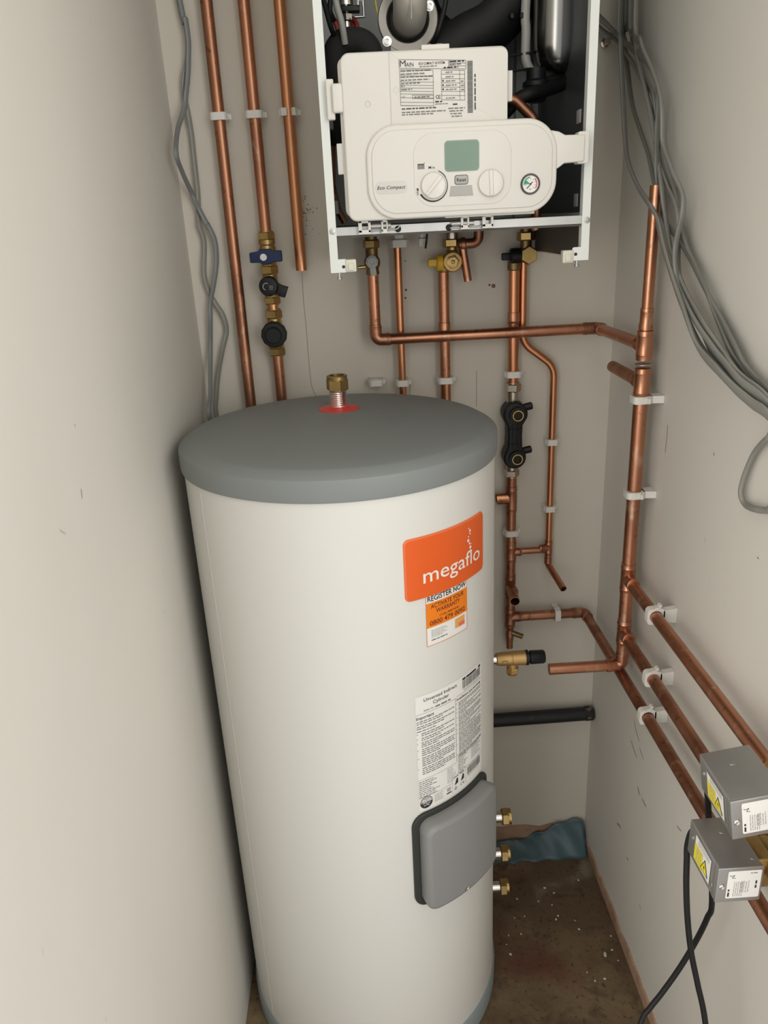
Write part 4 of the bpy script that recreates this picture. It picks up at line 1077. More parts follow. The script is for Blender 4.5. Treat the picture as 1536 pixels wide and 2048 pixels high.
# valve under the boiler, left: brass body, white lever cap
xa, ya = XA-0.0025, YH-0.004
mb = MB(); z0 = atY(743, 525, YH).z
mb.lathe((XA, YH, zA-0.004), (0, 0, 1), [(0.0125, 0), (0.0135, 0.003), (0.0120, 0.012), (0.0120, 1.612-zA)], BRASSD, 24)
mb.nut((XA, YH, atY(743, 497, YH).z), (XA, YH, atY(743, 479, YH).z), 0.0165, BRASS, 0.3)
mb.ball((XA, YH-0.002, z0), 0.0160, BRASSD, (1, 1, 1.05), 24)
mb.tube([(XA-0.012, YH-0.004, z0-0.007), (XA-0.028, YH-0.006, z0-0.008)], 0.0032, BRASS, 10)
bv = props(mb.build('isolating_valve', t), 'brass valve under the boiler with a grey lever')
mb = MB(); c = atY(744, 524, YH-0.026)
mb.lathe((c.x, YH-0.012, c.z), (0, -1, 0), [(0.0125, 0), (0.0125, 0.012), (0.0085, 0.014), (0.0085, 0.0155), (0.0050, 0.0155), (0.0045, 0.0135), (0.001, 0.0135)], GREYPL, 8, 0.2)
mb.outline([(c.x-0.0055, c.z-0.006), (c.x-0.0035, c.z-0.026), (c.x+0.0085, c.z-0.026), (c.x+0.0065, c.z-0.006)], lambda u, v, w_: Vector((u, w_, v)), YH-0.014, YH-0.022, GREYPL, 0.0015)
props(mb.build('lever', bv), 'pale grey lever cap')

# --- narrow pipe from the white spigot
XB = atY(800, 640, YP).x
t = thing('thin_copper_pipe', (XB, YP, 0.004), 'thin copper pipe dropping from white plastic spigot under the boiler behind the cylinder', 'pipe')
pipe(t, [(XB, YP-0.004, 0.004), (XB, YP-0.004, atY(795, 492, YP).z)], r=R15, m=COPPERB)
# --- gas pipe with the yellow lever
XG = atY(889, 660, YP).x
t = thing('gas_pipe', (XG, YP, 0.004), 'copper pipe under the boiler with a brass valve and yellow lever', 'pipe')
zg = atY(903, 523, YP-0.004).z
pipe(t, [(XG, YP, 0.004), (XG, YP, zg-0.004)], m=COPPER)
sleeve(t, (XG, YP, atY(889, 655, YP).z), (0, 0, 1), 0.022, R22, COPPER)
xg = atY(904, 500, YP-0.002).x
mb = MB()
mb.lathe((xg, YP-0.004, zg), (0, 0, 1), [(0.0125, -0.006), (0.0125, 0.020), (0.0105, 0.022), (0.0105, 1.612-zg)], BRASS, 24)
mb.nut((xg, YP-0.004, atY(904, 494, YP).z), (xg, YP-0.004, atY(904, 477, YP).z), 0.0195, BRASS, 0.3)
mb.cyl((xg, YP-0.004, atY(904, 478, YP).z), (xg, YP-0.004, atY(904, 466, YP).z), 0.0140, NICKEL, 24)
c = atY(906, 524, YP-0.034)
mb.lathe((c.x, YP+0.004, c.z), (0, -1, 0), [(0.0165, 0), (0.0195, 0.002), (0.0195, 0.032), (0.0175, 0.035), (0.0150, 0.0355)], CASTBRASS, 32)
mb.lathe((c.x, YP-0.031, c.z), (0, -1, 0), [(0.0135, 0), (0.0135, 0.003), (0.0105, 0.0042), (0.0070, 0.0042), (0.0065, 0.003), (0.0045, 0.003), (0.0042, 0.0055), (0.0028, 0.006), (0.0018, 0.0045)], BRASS, 6, 0.2)
mb.lathe((XG, YP, zg-0.020), (0, 0, 1), [(0.0118, 0), (0.0132, 0.002), (0.0132, 0.012), (0.0118, 0.02)], BRASS, 24)
mb.cyl((c.x, YP-0.006, c.z), (c.x-0.030, YP-0.010, c.z-0.001), 0.0100, BRASSD, 18)
gv = props(mb.build('gas_valve', t), 'brass gas valve')
mb = MB(); q = atY(872, 524, YP-0.02)
mb.lathe((q.x+0.010, YP-0.014, c.z-0.001), (-1, 0, 0), [(0.0150, -0.004), (0.0158, 0), (0.0158, 0.006), (0.0120, 0.009), (0.0100, 0.009)], YELLOW, 24)
mb.box((q.x-0.016, YP-0.022, c.z-0.0075), (q.x+0.008, YP-0.006, c.z+0.0065), YELLOW, 0.002)
props(mb.build('lever', gv), 'yellow lever')
# short discharge tail below the boiler
t = thing('discharge_pipe', tuple(atY(934, 562, 1.60)), 'short copper tail bent down from the boiler beside the brass gas valve', 'pipe')
a = atY(958, 462, 1.60); b = atY(957, 486, 1.60); c2 = atY(925, 488, 1.60); d2 = atY(926, 500, 1.60); e2 = atY(936, 562, 1.60)
pipe(t, [Vector((a.x, 1.60, 1.611)), b, c2], r=0.0098, m=COPPERD, rad=0.014)
mb = MB(); mb.lathe(c2+Vector((0.006, 0, 0)), (-1, 0, 0), [(0.011, 0), (0.0125, 0.002), (0.0125, 0.008), (0.010, 0.010)], COPPERD, 20); mb.ball(c2, 0.0115, COPPERD); mb.build('elbow', t)
pipe(t, [c2, d2, e2], r=0.0080, m=COPPER, open1=True)

# --- return pipe with the black filter head, the small pipe beside it and the low run on the right wall
XD = atY(1027, 640, YP).x
t = thing('return_pipework', (XD, YP, 0.62), 'copper pipework from right boiler valve through black filter head to lowest right wall pipe', 'pipework')
zd = atY(1030, 522, YP).z
zf1, zf0 = atY(1028, 788, YP).z, atY(1024, 935, YP).z
pipe(t, [(XD, YP, zf1), (XD, YP, zd)], m=COPPERB)
sleeve(t, (XD, YP, atY(1028, 636, YP).z), (0, 0, 1), 0.024, R22, COPPER)
# right valve with the black lever
mb = MB(); xv = atY(1052, 500, YP-0.01).x; zv_ = atY(1052, 510, YP-0.01).z
mb.lathe((xv, YP-0.008, zv_), (0, 0, 1), [(0.0125, -0.004), (0.0115, 0.014), (0.0115, 1.612-zv_)], BRASSD, 24)
mb.nut((xv, YP-0.008, atY(1054, 481, YP).z), (xv, YP-0.008, atY(1054, 463, YP).z), 0.0185, BRASS, 0.3)
mb.lathe((xv+0.003, YP+0.006, zv_), (0, -1, 0), [(0.0160, 0), (0.0185, 0.002), (0.0185, 0.030), (0.0160, 0.034), (0.001, 0.034)], BRASS, 6, 0.5)
mb.cyl((xv, YP-0.004, zv_), (XD-0.004, YP-0.004, zv_-0.001), 0.0125, BRASSD, 20)
mb.lathe((XD, YP, zd-0.018), (0, 0, 1), [(0.0118, 0), (0.0135, 0.002), (0.0135, 0.018)], BRASSD, 24)
iv = props(mb.build('isolating_valve', t), 'brass valve under the boiler with a black lever')
mb = MB(); q = atY(1022, 510, YP-0.01)
mb.lathe((XD+0.004, YP-0.012, zv_), (-1, 0, 0), [(0.0145, -0.006), (0.0150, 0), (0.0150, 0.012), (0.0120, 0.016), (0.0085, 0.016)], BLACKP, 18)
mb.box((q.x-0.019, YP-0.020, zv_-0.008), (q.x-0.002, YP-0.004, zv_+0.006), BLACKP, 0.002)
props(mb.build('lever', iv), 'black lever')
# filter head
nutpart(t, (XD, YP, atY(1026, 783, YP).z), (XD, YP, atY(1026, 766, YP).z), 0.0178, NICKEL)
mb = MB()
mb.lathe((XD, YP, zf0-0.012), (0, 0, 1), [(0.0128, 0), (0.0128, zf1+0.030-zf0)], NICKEL, 24)
f1 = atY(1036, 830, YP-0.030); f0 = atY(1034, 917, YP-0.030)
XFc = (f1.x+f0.x)/2-0.004
FY = YP-0.028
zz1, zz0 = f1.z, f0.z
body_ = []
for a in range(-20, 201, 10): body_.append((XFc+0.0265*math.cos(math.radians(a)), zz1+0.0265*math.sin(math.radians(a))))
body_ += [(XFc-0.0165, zz1-0.026), (XFc-0.0155, (zz1+zz0)/2), (XFc-0.0165, zz0+0.024)]
for a in range(160, 381, 10): body_.append((XFc+0.0245*math.cos(math.radians(a)), zz0+0.0245*math.sin(math.radians(a))))
body_ += [(XFc+0.0160, zz0+0.024), (XFc+0.0150, (zz1+zz0)/2), (XFc+0.0160, zz1-0.024)]
fm = MB()
fm.outline(body_, lambda u, v, w_: Vector((u, w_, v)), YP+0.010, FY, BLACKP, 0.004)
for zq in (zz1, zz0):
    fm.lathe((XFc+0.003, FY+0.002, zq), (0, -1, 0), [(0.0170, 0), (0.0165, 0.008), (0.0125, 0.0085)], BLACKP, 32)
    fm.lathe((XFc+0.024, YP-0.012, zq+0.012), (1, 0, 0.18), [(0.0075, -0.004), (0.0085, 0.001), (0.0085, 0.013), (0.0060, 0.015)], BLACKP, 8)
for dx in (-0.006, 0.005): fm.box((XFc+dx-0.001, FY-0.0025, zz0+0.020), (XFc+dx+0.001, FY+0.001, zz1-0.020), BLACKP)
for k_ in (0.33, 0.67): fm.box((XFc-0.013, FY-0.0025, zz0+(zz1-zz0)*k_-0.0008), (XFc+0.013, FY+0.001, zz0+(zz1-zz0)*k_+0.0008), BLACKP)
props(mb.build('adaptor', t), 'nickel plated pipe adaptor')
fh = props(fm.build('filter_head', t), 'black plastic filter head with two open brass ports')
for zq in (zz1, zz0):
    mb = MB(); mb.lathe((XFc+0.003, FY+0.010, zq), (0, -1, 0), [(0.0122, 0), (0.0122, 0.021), (0.0116, 0.0216), (0.0096, 0.0216), (0.0094, 0.0120), (0.0040, 0.0110), (0.0001, 0.0110)], BRASS, 32)
    props(mb.build('port', fh), 'open brass port')
nutpart(t, (XD, YP, atY(1023, 952, YP).z), (XD, YP, atY(1023, 938, YP).z), 0.0168, NICKEL)
# lower drop
zT1 = atY(1021, 998, YP).z
zD0 = atY(1024, 1243, YP).z
pipe(t, [(XD, YP, zD0), (XD, YP, zf0-0.01)], m=COPPERD)
tee(t, (XD, YP, zT1), (0, 0, 1), (-1, 0, 0), R22, R22-0.0015, COPPERD, L=0.062)
pipe(t, [(XD-0.006, YP, zT1+0.004), (XD-0.034, YP, zT1+0.004)], r=R22-0.0005, m=COPPERB, open1=True)
sleeve(t, (XD, YP, atY(1021, 1085, YP).z), (0, 0, 1), 0.010, R22, COPPERD)
zX = atY(1035, 1104, YP).z
tee(t, (XD, YP, zX), (0, 0, 1), (1, 0, 0), R22, R15, COPPERD, L=0.048)
# small pipe beside it
XE1 = atY(1043, 600, YP).x; XE2 = atY(1107, 800, YP).x
zb0, zb1 = atY(1048, 690, YP).z, atY(1104, 745, YP).z
YE = YP+0.004
pipe(t, [(XE1+0.004, YE, zd+0.02), (XE1+0.004, YE, zb0+0.004), (XE2, YE, zb1+0.012), (XE2, YE, zX)], r=R15, m=COPPERB, rad=0.045)
tee(t, (XE2, YE, zX+0.004), (0, 0, 1), (-1, 0, 0), R15, R15, COPPER, L=0.040)
pipe(t, [(XD+0.006, YE, zX), (XE2, YE, zX)], r=R15, m=COPPER)
sp = atY(1101, 1128, YE); se = atY(1127, 1178, YE-0.085)
pipe(t, [(XE2, YE, zX), (XE2, YE, sp.z), se], r=R15, m=COPPER, rad=0.012, open1=True)
sleeve(t, (XE2, YE, sp.z+0.010), (0, 0, 1), 0.016, R15, COPPER, 'elbow')
# forward pointing open tail
zq = atY(1024, 1172, YP).z
tee(t, (XD, YP, zq), (0, 0, 1), (0.06, -1, -0.05), R22, R22-0.001, COPPERD, L=0.060)
fe = atY(1030, 1203, YP-0.070)
pipe(t, [(XD, YP, zq), fe], r=R22, m=COPPERD, open1=True)
# lowest run: back wall, round the corner, along the right wall
ZL = 0.7225
tee(t, (XD, YP, ZL), (0, 0, 1), (1, 0, 0), R22, R22, COPPERD, L=0.050)
XLr = 0.499
pipe(t, [(XD, YP, ZL), (XLr-0.02, YP, ZL)], m=COPPERD)
elbow(t, (XLr, YP, ZL), (-1, 0, 0), (0, -1, 0), R22, COPPERD)
pipe(t, [(XLr, YP-0.02, ZL), (XLr, 0.45, ZL+0.008)], m=COPPERD)
# reducer and drain cock at the foot
mb = MB(); mb.lathe((XD, YP, ZL-0.024), (0, 0, -1), [(R22, 0), (R22-0.002, 0.006), (0.0085, 0.009), (0.0085, 0.016), (0.0098, 0.018), (0.0098, 0.030), (0.008, 0.046), (0.008, 0.060)], COPPERD, 20)
mb.tube([(XD, YP-0.002, ZL-0.040), (XD+0.030, YP-0.006, ZL-0.052)], 0.0062, BRASSD, 14, open1=True)
props(mb.build('drain_cock', t), 'small dull brass drain cock')

# --- black waste pipe across the back wall
ZW = 0.432; XW0 = 0.10
t = thing('waste_pipe', ((XW0+0.53)/2, 1.618, ZW), 'black plastic waste pipe along the back wall near the corner', 'pipe')
mb = MB(); mb.tube([(XW0, 1.618, ZW-0.004), (0.40, 1.618, ZW), (0.531, 1.618, ZW+0.002)], 0.0172, mat('scuffed_black', (0.008, 0.009, 0.010), 0.5, noise=(60, 0.5, (0.12, 0.10, 0.075), (1, 1, 1), 0.66, 0.72)), 28, open0=True, open1=True)
mb.build('pipe', t)
mb = MB(); mb.lathe((0.512, 1.618, ZW+0.002), (1, 0, 0), [(0.0173, 0), (0.0184, 0.001), (0.0182, 0.018), (0.0174, 0.020)], mat('worn_black', (0.012, 0.012, 0.011), 0.6, noise=(90, 0.85, (0.22, 0.18, 0.13), (0.4, 1, 1), 0.52, 0.62)), 28, cap0=False, cap1=False)
props(mb.build('pipe_end', t), 'scraped end of the pipe')

# ------------------------------------------------------------------ pipe clips
def clip(p, axis, wall_dir, wall_dist, r, label, gap=None, empty=False, lug=1):
    """white hinged pipe clip: saddle on the wall and a collar round the pipe"""
    p = Vector(p); ax = Vector(axis).normalized(); wd = Vector(wall_dir).normalized(); sd = ax.cross(wd).normalized()
    H = 0.0065
    mb = MB()
    ri, ro = r+0.0003, r+0.0036
    a0, a1 = (-180, 180)
    if gap: a0, a1 = gap
    n = 28
    vs = []; fs = []
    for i in range(n+1):
        a = math.radians(a0+(a1-a0)*i/n)
        dirv = -wd*math.cos(a)+sd*math.sin(a)
        qq = (r+0.0046)/(abs(math.cos(a))**5+abs(math.sin(a))**5)**0.2
        for rr, hh in ((ri, -H), (qq, -H), (qq, H), (ri, H)): vs.append(p+dirv*rr+ax*hh)
    for i in range(n):
        for k in range(4): fs.append((i*4+k, i*4+(k+1) % 4, (i+1)*4+(k+1) % 4, (i+1)*4+k))
    if gap: fs += [(0, 1, 2, 3), (n*4+3, n*4+2, n*4+1, n*4)]
    mb.add(vs, fs, CLIPM)
    f3 = lambda u, v, w_: p+sd*u+wd*v+ax*w_
    mb.outline([(-0.011, r+0.002), (0.011, r+0.002), (0.0145, wall_dist-0.0005), (-0.0145, wall_dist-0.0005)], f3, -H, H, CLIPM)
    for s_ in (-1, 1):
        u0 = s_*(ro-0.0015)
        q = [(u0, -0.002), (u0+s_*0.0042, -0.002), (u0+s_*0.0042, 0.0065), (u0, 0.0065)]
        mb.outline(q, f3, -H*0.8, H*0.8, CLIPM)
    if lug: mb.outline([(lug*(ro+0.0025), 0.004), (lug*(ro+0.0075), 0.006), (lug*(ro+0.0075), 0.0095), (lug*(ro+0.0025), 0.0095)], f3, -H*0.7, H*0.7, CLIPM)
    if empty: mb.lathe(p+wd*(r-0.004), -wd, [(0.004, 0), (0.004, 0.003), (0.002, 0.004)], ZINC, 12)
    return props(mb.build('pipe_clip'), label, 'pipe clip', 'white pipe clips on the walls')
B = (0, 1, 0); DW = YB-YP
def zat(px, py): return atY(px, py, YP-0.012).z
clip((XP1, YP, zat(440, 232)), (0, 0, -1), B, DW, R22, 'white clip around the leftmost copper pipe on the back wall')
clip((XP2, YP, zat(515, 228)), (0, 0, -1), B, DW, R22, 'white clip on the copper pipe above the blue lever valve')
clip((XP3, YP, zat(580, 223)), (0, 0, -1), B, DW, R22, 'white gaping clip on the cut short pipe left of the boiler', gap=(30, 350))
pe = atY(752, 766, YP-0.008)
clip((pe.x, YP, pe.z), (0, 0, -1), B, DW, R22-0.002, 'white clip on the back wall with no pipe in it', empty=True)
clip((XB, YP-0.004, zat(803, 767)), (0, 0, -1), B, DW+0.004, R15, 'white clip on the thin pipe just above the grey lid')
clip((XG, YP, zat(889, 762)), (0, 0, -1), B, DW, R22, 'white clip on the pipe below the yellow lever valve')
clip((XD, YP, zat(1023, 750)), (0, 0, -1), B, DW, R22, 'white clip just above the black filter head')
clip((XD, YP, zat(1020, 1068)), (0, 0, -1), B, DW, R22, 'white clip on the return pipe below the black filter head')
clip((XE2, YE, zat(1105, 887)), (0, 0, -1), B, YB-YE, R15, 'white clip on the thin bent pipe, level with the lower filter port')
clip((XE2, YE, zat(1102, 1021)), (0, 0, -1), B, YB-YE, R15, 'white clip on the thin bent pipe just above its tee')
clip((atY(1113, 1238, YP).x, YP, ZL), (1, 0, 0), B, DW, R22, 'white clip on the low horizontal pipe at the back wall', lug=-1)
RW = (1, 0, 0); DR = XR-XRI
clip((XRI, YRI, atX(1285, 800, XRI).z), (0, 0, 1), RW, DR, R28, 'white clip on the upright riser, the upper of two', lug=-1)
clip((XRI, YRI, atX(1275, 994, XRI).z), (0, 0, 1), RW, DR, R28, 'white clip on the upright riser, the lower of two', lug=-1)
p = atX(1306, 1222, XRI-0.004); clip((XRI, p.y, ZU), (0, -1, 0), RW, DR, R22, 'white clip on the topmost pipe along the right wall')
p = atX(1300, 1352, XRI-0.004); clip((XRI, p.y, ZM), (0, -1, 0), RW, DR, R22, 'white clip on the middle pipe along the right wall')
p = atX(1289, 1432, XRI-0.004); clip((XLr, p.y, ZL+0.004), (0, -1, 0), RW, XR-XLr, R22, 'white clip on the lowest pipe along the right wall')

# ------------------------------------------------------------------ motorised valves on the right wall
def actuator(x0, x1, y0, y1, z0, z1, zpipe, label, tilt, name='motorised_valve'):
    t = thing(name, ((x0+x1)/2, (y0+y1)/2, z0), label, 'motorised valve', 'motorised valves on the right wall')
    cxy = Vector(((x0+x1)/2, (y0+y1)/2, (z0+z1)/2))
    rot = Matrix.Rotation(tilt, 3, 'Y')
    def T(x, y, z): return cxy+rot @ (Vector((x, y, z))-cxy)
    def bx(mb, a, b, m, bev):
        k = len(mb.v); mb.box(a, b, m, bev)
        for i in range(k, len(mb.v)): mb.v[i] = T(*mb.v[i])
    mb = MB()
    bx(mb, (x0, y0+0.003, z0), (x1, y1, z1), STEELB, 0.002)
    bx(mb, (x0-0.0008, y0, z0-0.0008), (x1+0.0008, y0+0.004, z1+0.0008), STEELB, 0.0014)
    bx(mb, (x0-0.0006, y0+0.002, z0+0.001), (x0+0.001, y0+0.012, z1-0.001), STEELB, 0.0004)
    p = T(x0+0.030, (y0+y1)/2+0.018, z1); mb.lathe(p-Vector((0, 0, 0.0004)), rot @ Vector((0, 0, 1)), [(0.0045, 0), (0.0040, 0.0010), (0.0012, 0.0013)], STEELB, 18)
    p = T(x1-0.008, y0+0.015, z1); mb.lathe(p-Vector((0, 0, 0.0004)), rot @ Vector((0, 0, 1)), [(0.003, 0), (0.0025, 0.001), (0.0008, 0.0012)], STEELB, 14)
    p = T(x0, y1-0.012, (z0+z1)/2+0.006); mb.lathe(p, rot @ Vector((-1, 0, 0)), [(0.003, -0.001), (0.0028, 0.0014)], ZINC, 12)
    p = T(x0, y0+0.014, z0+0.016); mb.lathe(p, rot @ Vector((-1, 0, 0)), [(0.0036, -0.001), (0.0034, 0.0005), (0.0015, 0.0009)], CHROME, 12)
    hs = props(mb.build('housing', t), 'grey metal actuator box')
    # warning sticker on the left side
    s3 = lambda u, v, w_: T(x0-0.0006-w_, y0+u, z0+v)
    mb = MB()
    u1_, u0_ = 0.066, 0.020; v1_, v0_ = 0.048, 0.009
    mb.rect(u0_, v0_, u1_, v1_, s3, 0.0002, PAPER)
    mb.rect(u0_+0.022, v0_, u1_, v0_+0.026, s3, 0.0005, YSTICK)
    mb.flat([(u0_+0.004, v0_+0.004), (u0_+0.026, v0_+0.004), (u0_+0.015, v0_+0.026)], s3, 0.0007, INK)
    mb.flat([(u0_+0.0062, v0_+0.0056), (u0_+0.0238, v0_+0.0056), (u0_+0.015, v0_+0.0230)], s3, 0.0009, YSTICK)
    mb.flat([(u0_+0.0160, v0_+0.0180), (u0_+0.0130, v0_+0.0125), (u0_+0.0150, v0_+0.0125), (u0_+0.0140, v0_+0.0075), (u0_+0.0172, v0_+0.0140), (u0_+0.0152, v0_+0.0140)], s3, 0.0011, INK)
    for i in range(5): dashes(mb, u0_+0.025, u1_-0.003, v0_+0.004+i*0.0045, 0.0014, s3, 0.0007, INKL, 0.9, i)
    for i in range(4): dashes(mb, u0_+0.004, u1_-0.004, v0_+0.030+i*0.0022, 0.0008, s3, 0.0004, INKL, 0.9, 10+i)
    props(mb.build('warning_sticker', t), 'yellow and white warning sticker')
    # rating label on the front end
    f3 = lambda u, v, w_: T(x0+u, y0-w_, z0+v)
    mb = MB(); lw0, lw1 = 0.012, x1-x0-0.002
    mb.flat(rrect(lw0, 0.006, lw1, z1-z0-0.004, 0.002), f3, 0.0003, PAPER)
    v3 = lambda u, v, w_: f3(lw0+0.004+v, 0.009+u, w_)          # print runs up the label
    for i in range(5): dashes(mb, 0.0, 0.024, 0.006+i*0.0026, 0.0011, lambda u, v, w_: f3(lw0+0.003+v, 0.009+u, w_), 0.0005, INKL, 1, 30+i)
    for i in range(4): dashes(mb, 0.006, 0.030, 0.012+i*0.0030, 0.0012, lambda u, v, w_: f3(lw0+0.006+v, 0.009+u, w_), 0.0005, INKL, 0.8, 40+i)
    dashes(mb, 0.0, 0.012, 0.0, 0.0022, lambda u, v, w_: f3(lw0+0.002+v, 0.009+u, w_), 0.0005, INK, 1, 3)
    dashes(mb, 0.012, 0.026, 0.036, 0.0022, lambda u, v, w_: f3(lw0+v, 0.009+u, w_), 0.0005, INK, 1, 5)
    mb.line([(0.006, 0.042), (0.008, 0.0405), (0.0125, 0.042), (0.0095, 0.0375), (0.014, 0.037)], 0.0009, lambda u, v, w_: f3(lw0+u-0.004, v+0.002, w_), 0.0005, INKG)
    dashes(mb, lw1-0.014, lw1-0.005, z1-z0-0.009, 0.0013, f3, 0.0005, INKG, 1, 6)
    props(mb.build('rating_label', t), 'white rating label')
    mb = MB(); p = T(x0+0.0055, y0-0.0002, z0+0.026); mb.lathe(p, (0, -1, 0), [(0.0038, 0), (0.0038, 0.001), (0.0026, 0.002), (0.0008, 0.0012)], CHROME, 16); mb.build('screw', t)
    # brass body round the pipe behind the box
    mb = MB(); yc = (y0+y1)/2-0.004
    mb.lathe((XRI, yc-0.032, zpipe), (0, 1, 0), [(0.0135, 0), (0.0150, 0.006), (0.0205, 0.014), (0.0215, 0.032), (0.0205, 0.050), (0.0150, 0.058), (0.0135, 0.064)], BRASS, 28)
    mb.box((x1-0.002, yc-0.024, zpipe-0.024), (XRI-0.010, yc+0.024, zpipe+0.024), BRASS, 0.004)
    for yy, dy in ((yc+0.030, 1), (yc-0.030, -1)):
        mb.nut((XRI, yy, zpipe), (XRI, yy+dy*0.016, zpipe), 0.0185, BRASS, 0.2)
        mb.lathe((XRI, yy+dy*0.016, zpipe), (0, dy, 0), [(0.0150, 0), (0.0140, 0.004), (0.0113, 0.0045)], BRASS, 24)
    props(mb.build('valve_body', t), 'brass valve body')
    return t
actuator(0.4080, 0.4730, 0.709, 0.799, 0.9130, 0.9695, ZU-0.003, 'upper of two grey metal valve boxes on the right wall pipes', -math.radians(9))
actuator(0.4105, 0.4670, 0.725, 0.813, 0.7905, 0.8450, ZM, 'lower of two grey metal valve boxes on the right wall pipes', 0.0)
def lay(pts):
    return spline(pts, 8)
# black flexes
q = [Vector((0.428, 0.805, 0.812)), Vector((0.424, 0.830, 0.806)), atY(1375, 1690, 0.835), atY(1373.6, 1722, 0.83), atY(1372.6, 1771, 0.82), atY(1375, 1836, 0.81), atY(1382, 1902, 0.80), atY(1395, 1967, 0.79), atY(1411, 2048, 0.775)]
q += [Vector((q[-1].x+0.01, 0.74, 0.36)), Vector((q[-1].x+0.02, 0.66, 0.16)), Vector((q[-1].x+0.0, 0.52, 0.012))]
mb = MB(); mb.tube(lay(q), 0.0043, BLACK, 14); props(mb.build('power_cable'), 'black cable hanging from the far end of the lower grey valve box', 'cable')
q = [Vector((0.440, 0.79, 0.935)), Vector((0.437, 0.812, 0.925)), Vector((0.440, 0.84, 0.89)), Vector((0.452, 0.85, 0.83)), atY(1424, 1797, 0.85), atY(1414, 1837, 0.86), atY(1388, 1889, 0.87), atY(1356, 1941, 0.87), atY(1323, 1987, 0.865), atY(1300, 2016, 0.86), atY(1281, 2048, 0.85)]
q += [Vector((q[-1].x-0.04, 0.80, 0.32)), Vector((q[-1].x-0.07, 0.68, 0.08)), Vector((q[-1].x-0.07, 0.5, 0.006))]
mb = MB(); mb.tube(lay(q), 0.0043, BLACK, 14); props(mb.build('power_cable'), 'black cable slanting down left beneath the lower grey valve box', 'cable')

# ------------------------------------------------------------------ grey mains cables
def onwall(px, py, off):
    d = sight(px, py)
    t_ = min((XR-off)/d.x if d.x > 0 else 9, (YB-off)/d.y, (XL+off)/d.x if d.x < 0 else 9)
    p = d*t_; p.z += CAM_H
    return p
def cable(pts, off, label, m=CABLE, flat=(0.0052, 0.0030), r=0.004, tail=None, head=None, nrm=(1, -1, 0)):
    q = [onwall(x, y, off+0.004*math.sin(i*1.3)**2) for i, (x, y) in enumerate(pts)]
    if head: q = [Vector(h) for h in head]+q
    if tail: q = q+[Vector(h) for h in tail]
    mb = MB(); mb.tube(spline(q, 7), r, m, 12, flat=flat, flatdir=nrm)
    return props(mb.build('mains_cable'), label, 'cable')
Z3 = lambda pts: [(330+x/4.267, y/4.267) for x, y in pts]
Z4 = lambda pts: [(380+x/3.657, 430+y/3.657) for x, y in pts]
A = Z3([(118, 0), (165, 150), (195, 350), (192, 500), (160, 680), (165, 820), (195, 950), (228, 1150), (255, 1400), (282, 1650), (288, 1850)])
A += Z4([(70, 80), (105, 200), (105, 430), (140, 560), (190, 650), (245, 740), (268, 850), (240, 980), (210, 1150), (196, 1300), (195, 1470)])
cable(A, 0.012, 'grey cable weaving down the left corner, on the right where it reaches the lid', CABLE, head=[(-0.318, 1.632, 2.40)], tail=[(-0.305, 1.630, 1.15), (-0.300, 1.632, 0.8)])
Bc = Z3([(128, 0), (172, 150), (200, 350), (200, 500), (195, 650), (180, 800), (165, 930), (110, 1100), (95, 1300), (140, 1450), (230, 1650), (300, 1800), (380, 1950)])
Bc += Z4([(130, 70), (180, 180), (195, 330), (175, 500), (150, 640), (150, 750), (150, 1000), (148, 1300), (145, 1490)])
cable(Bc, 0.020, 'grey cable weaving down the left corner, bowing furthest left at its middle', CABLEB, head=[(-0.318, 1.622, 2.40)], tail=[(-0.318, 1.622, 1.15), (-0.312, 1.624, 0.8)])
Z8 = lambda pts: [(1180+x/2.927, y/2.927) for x, y in pts]
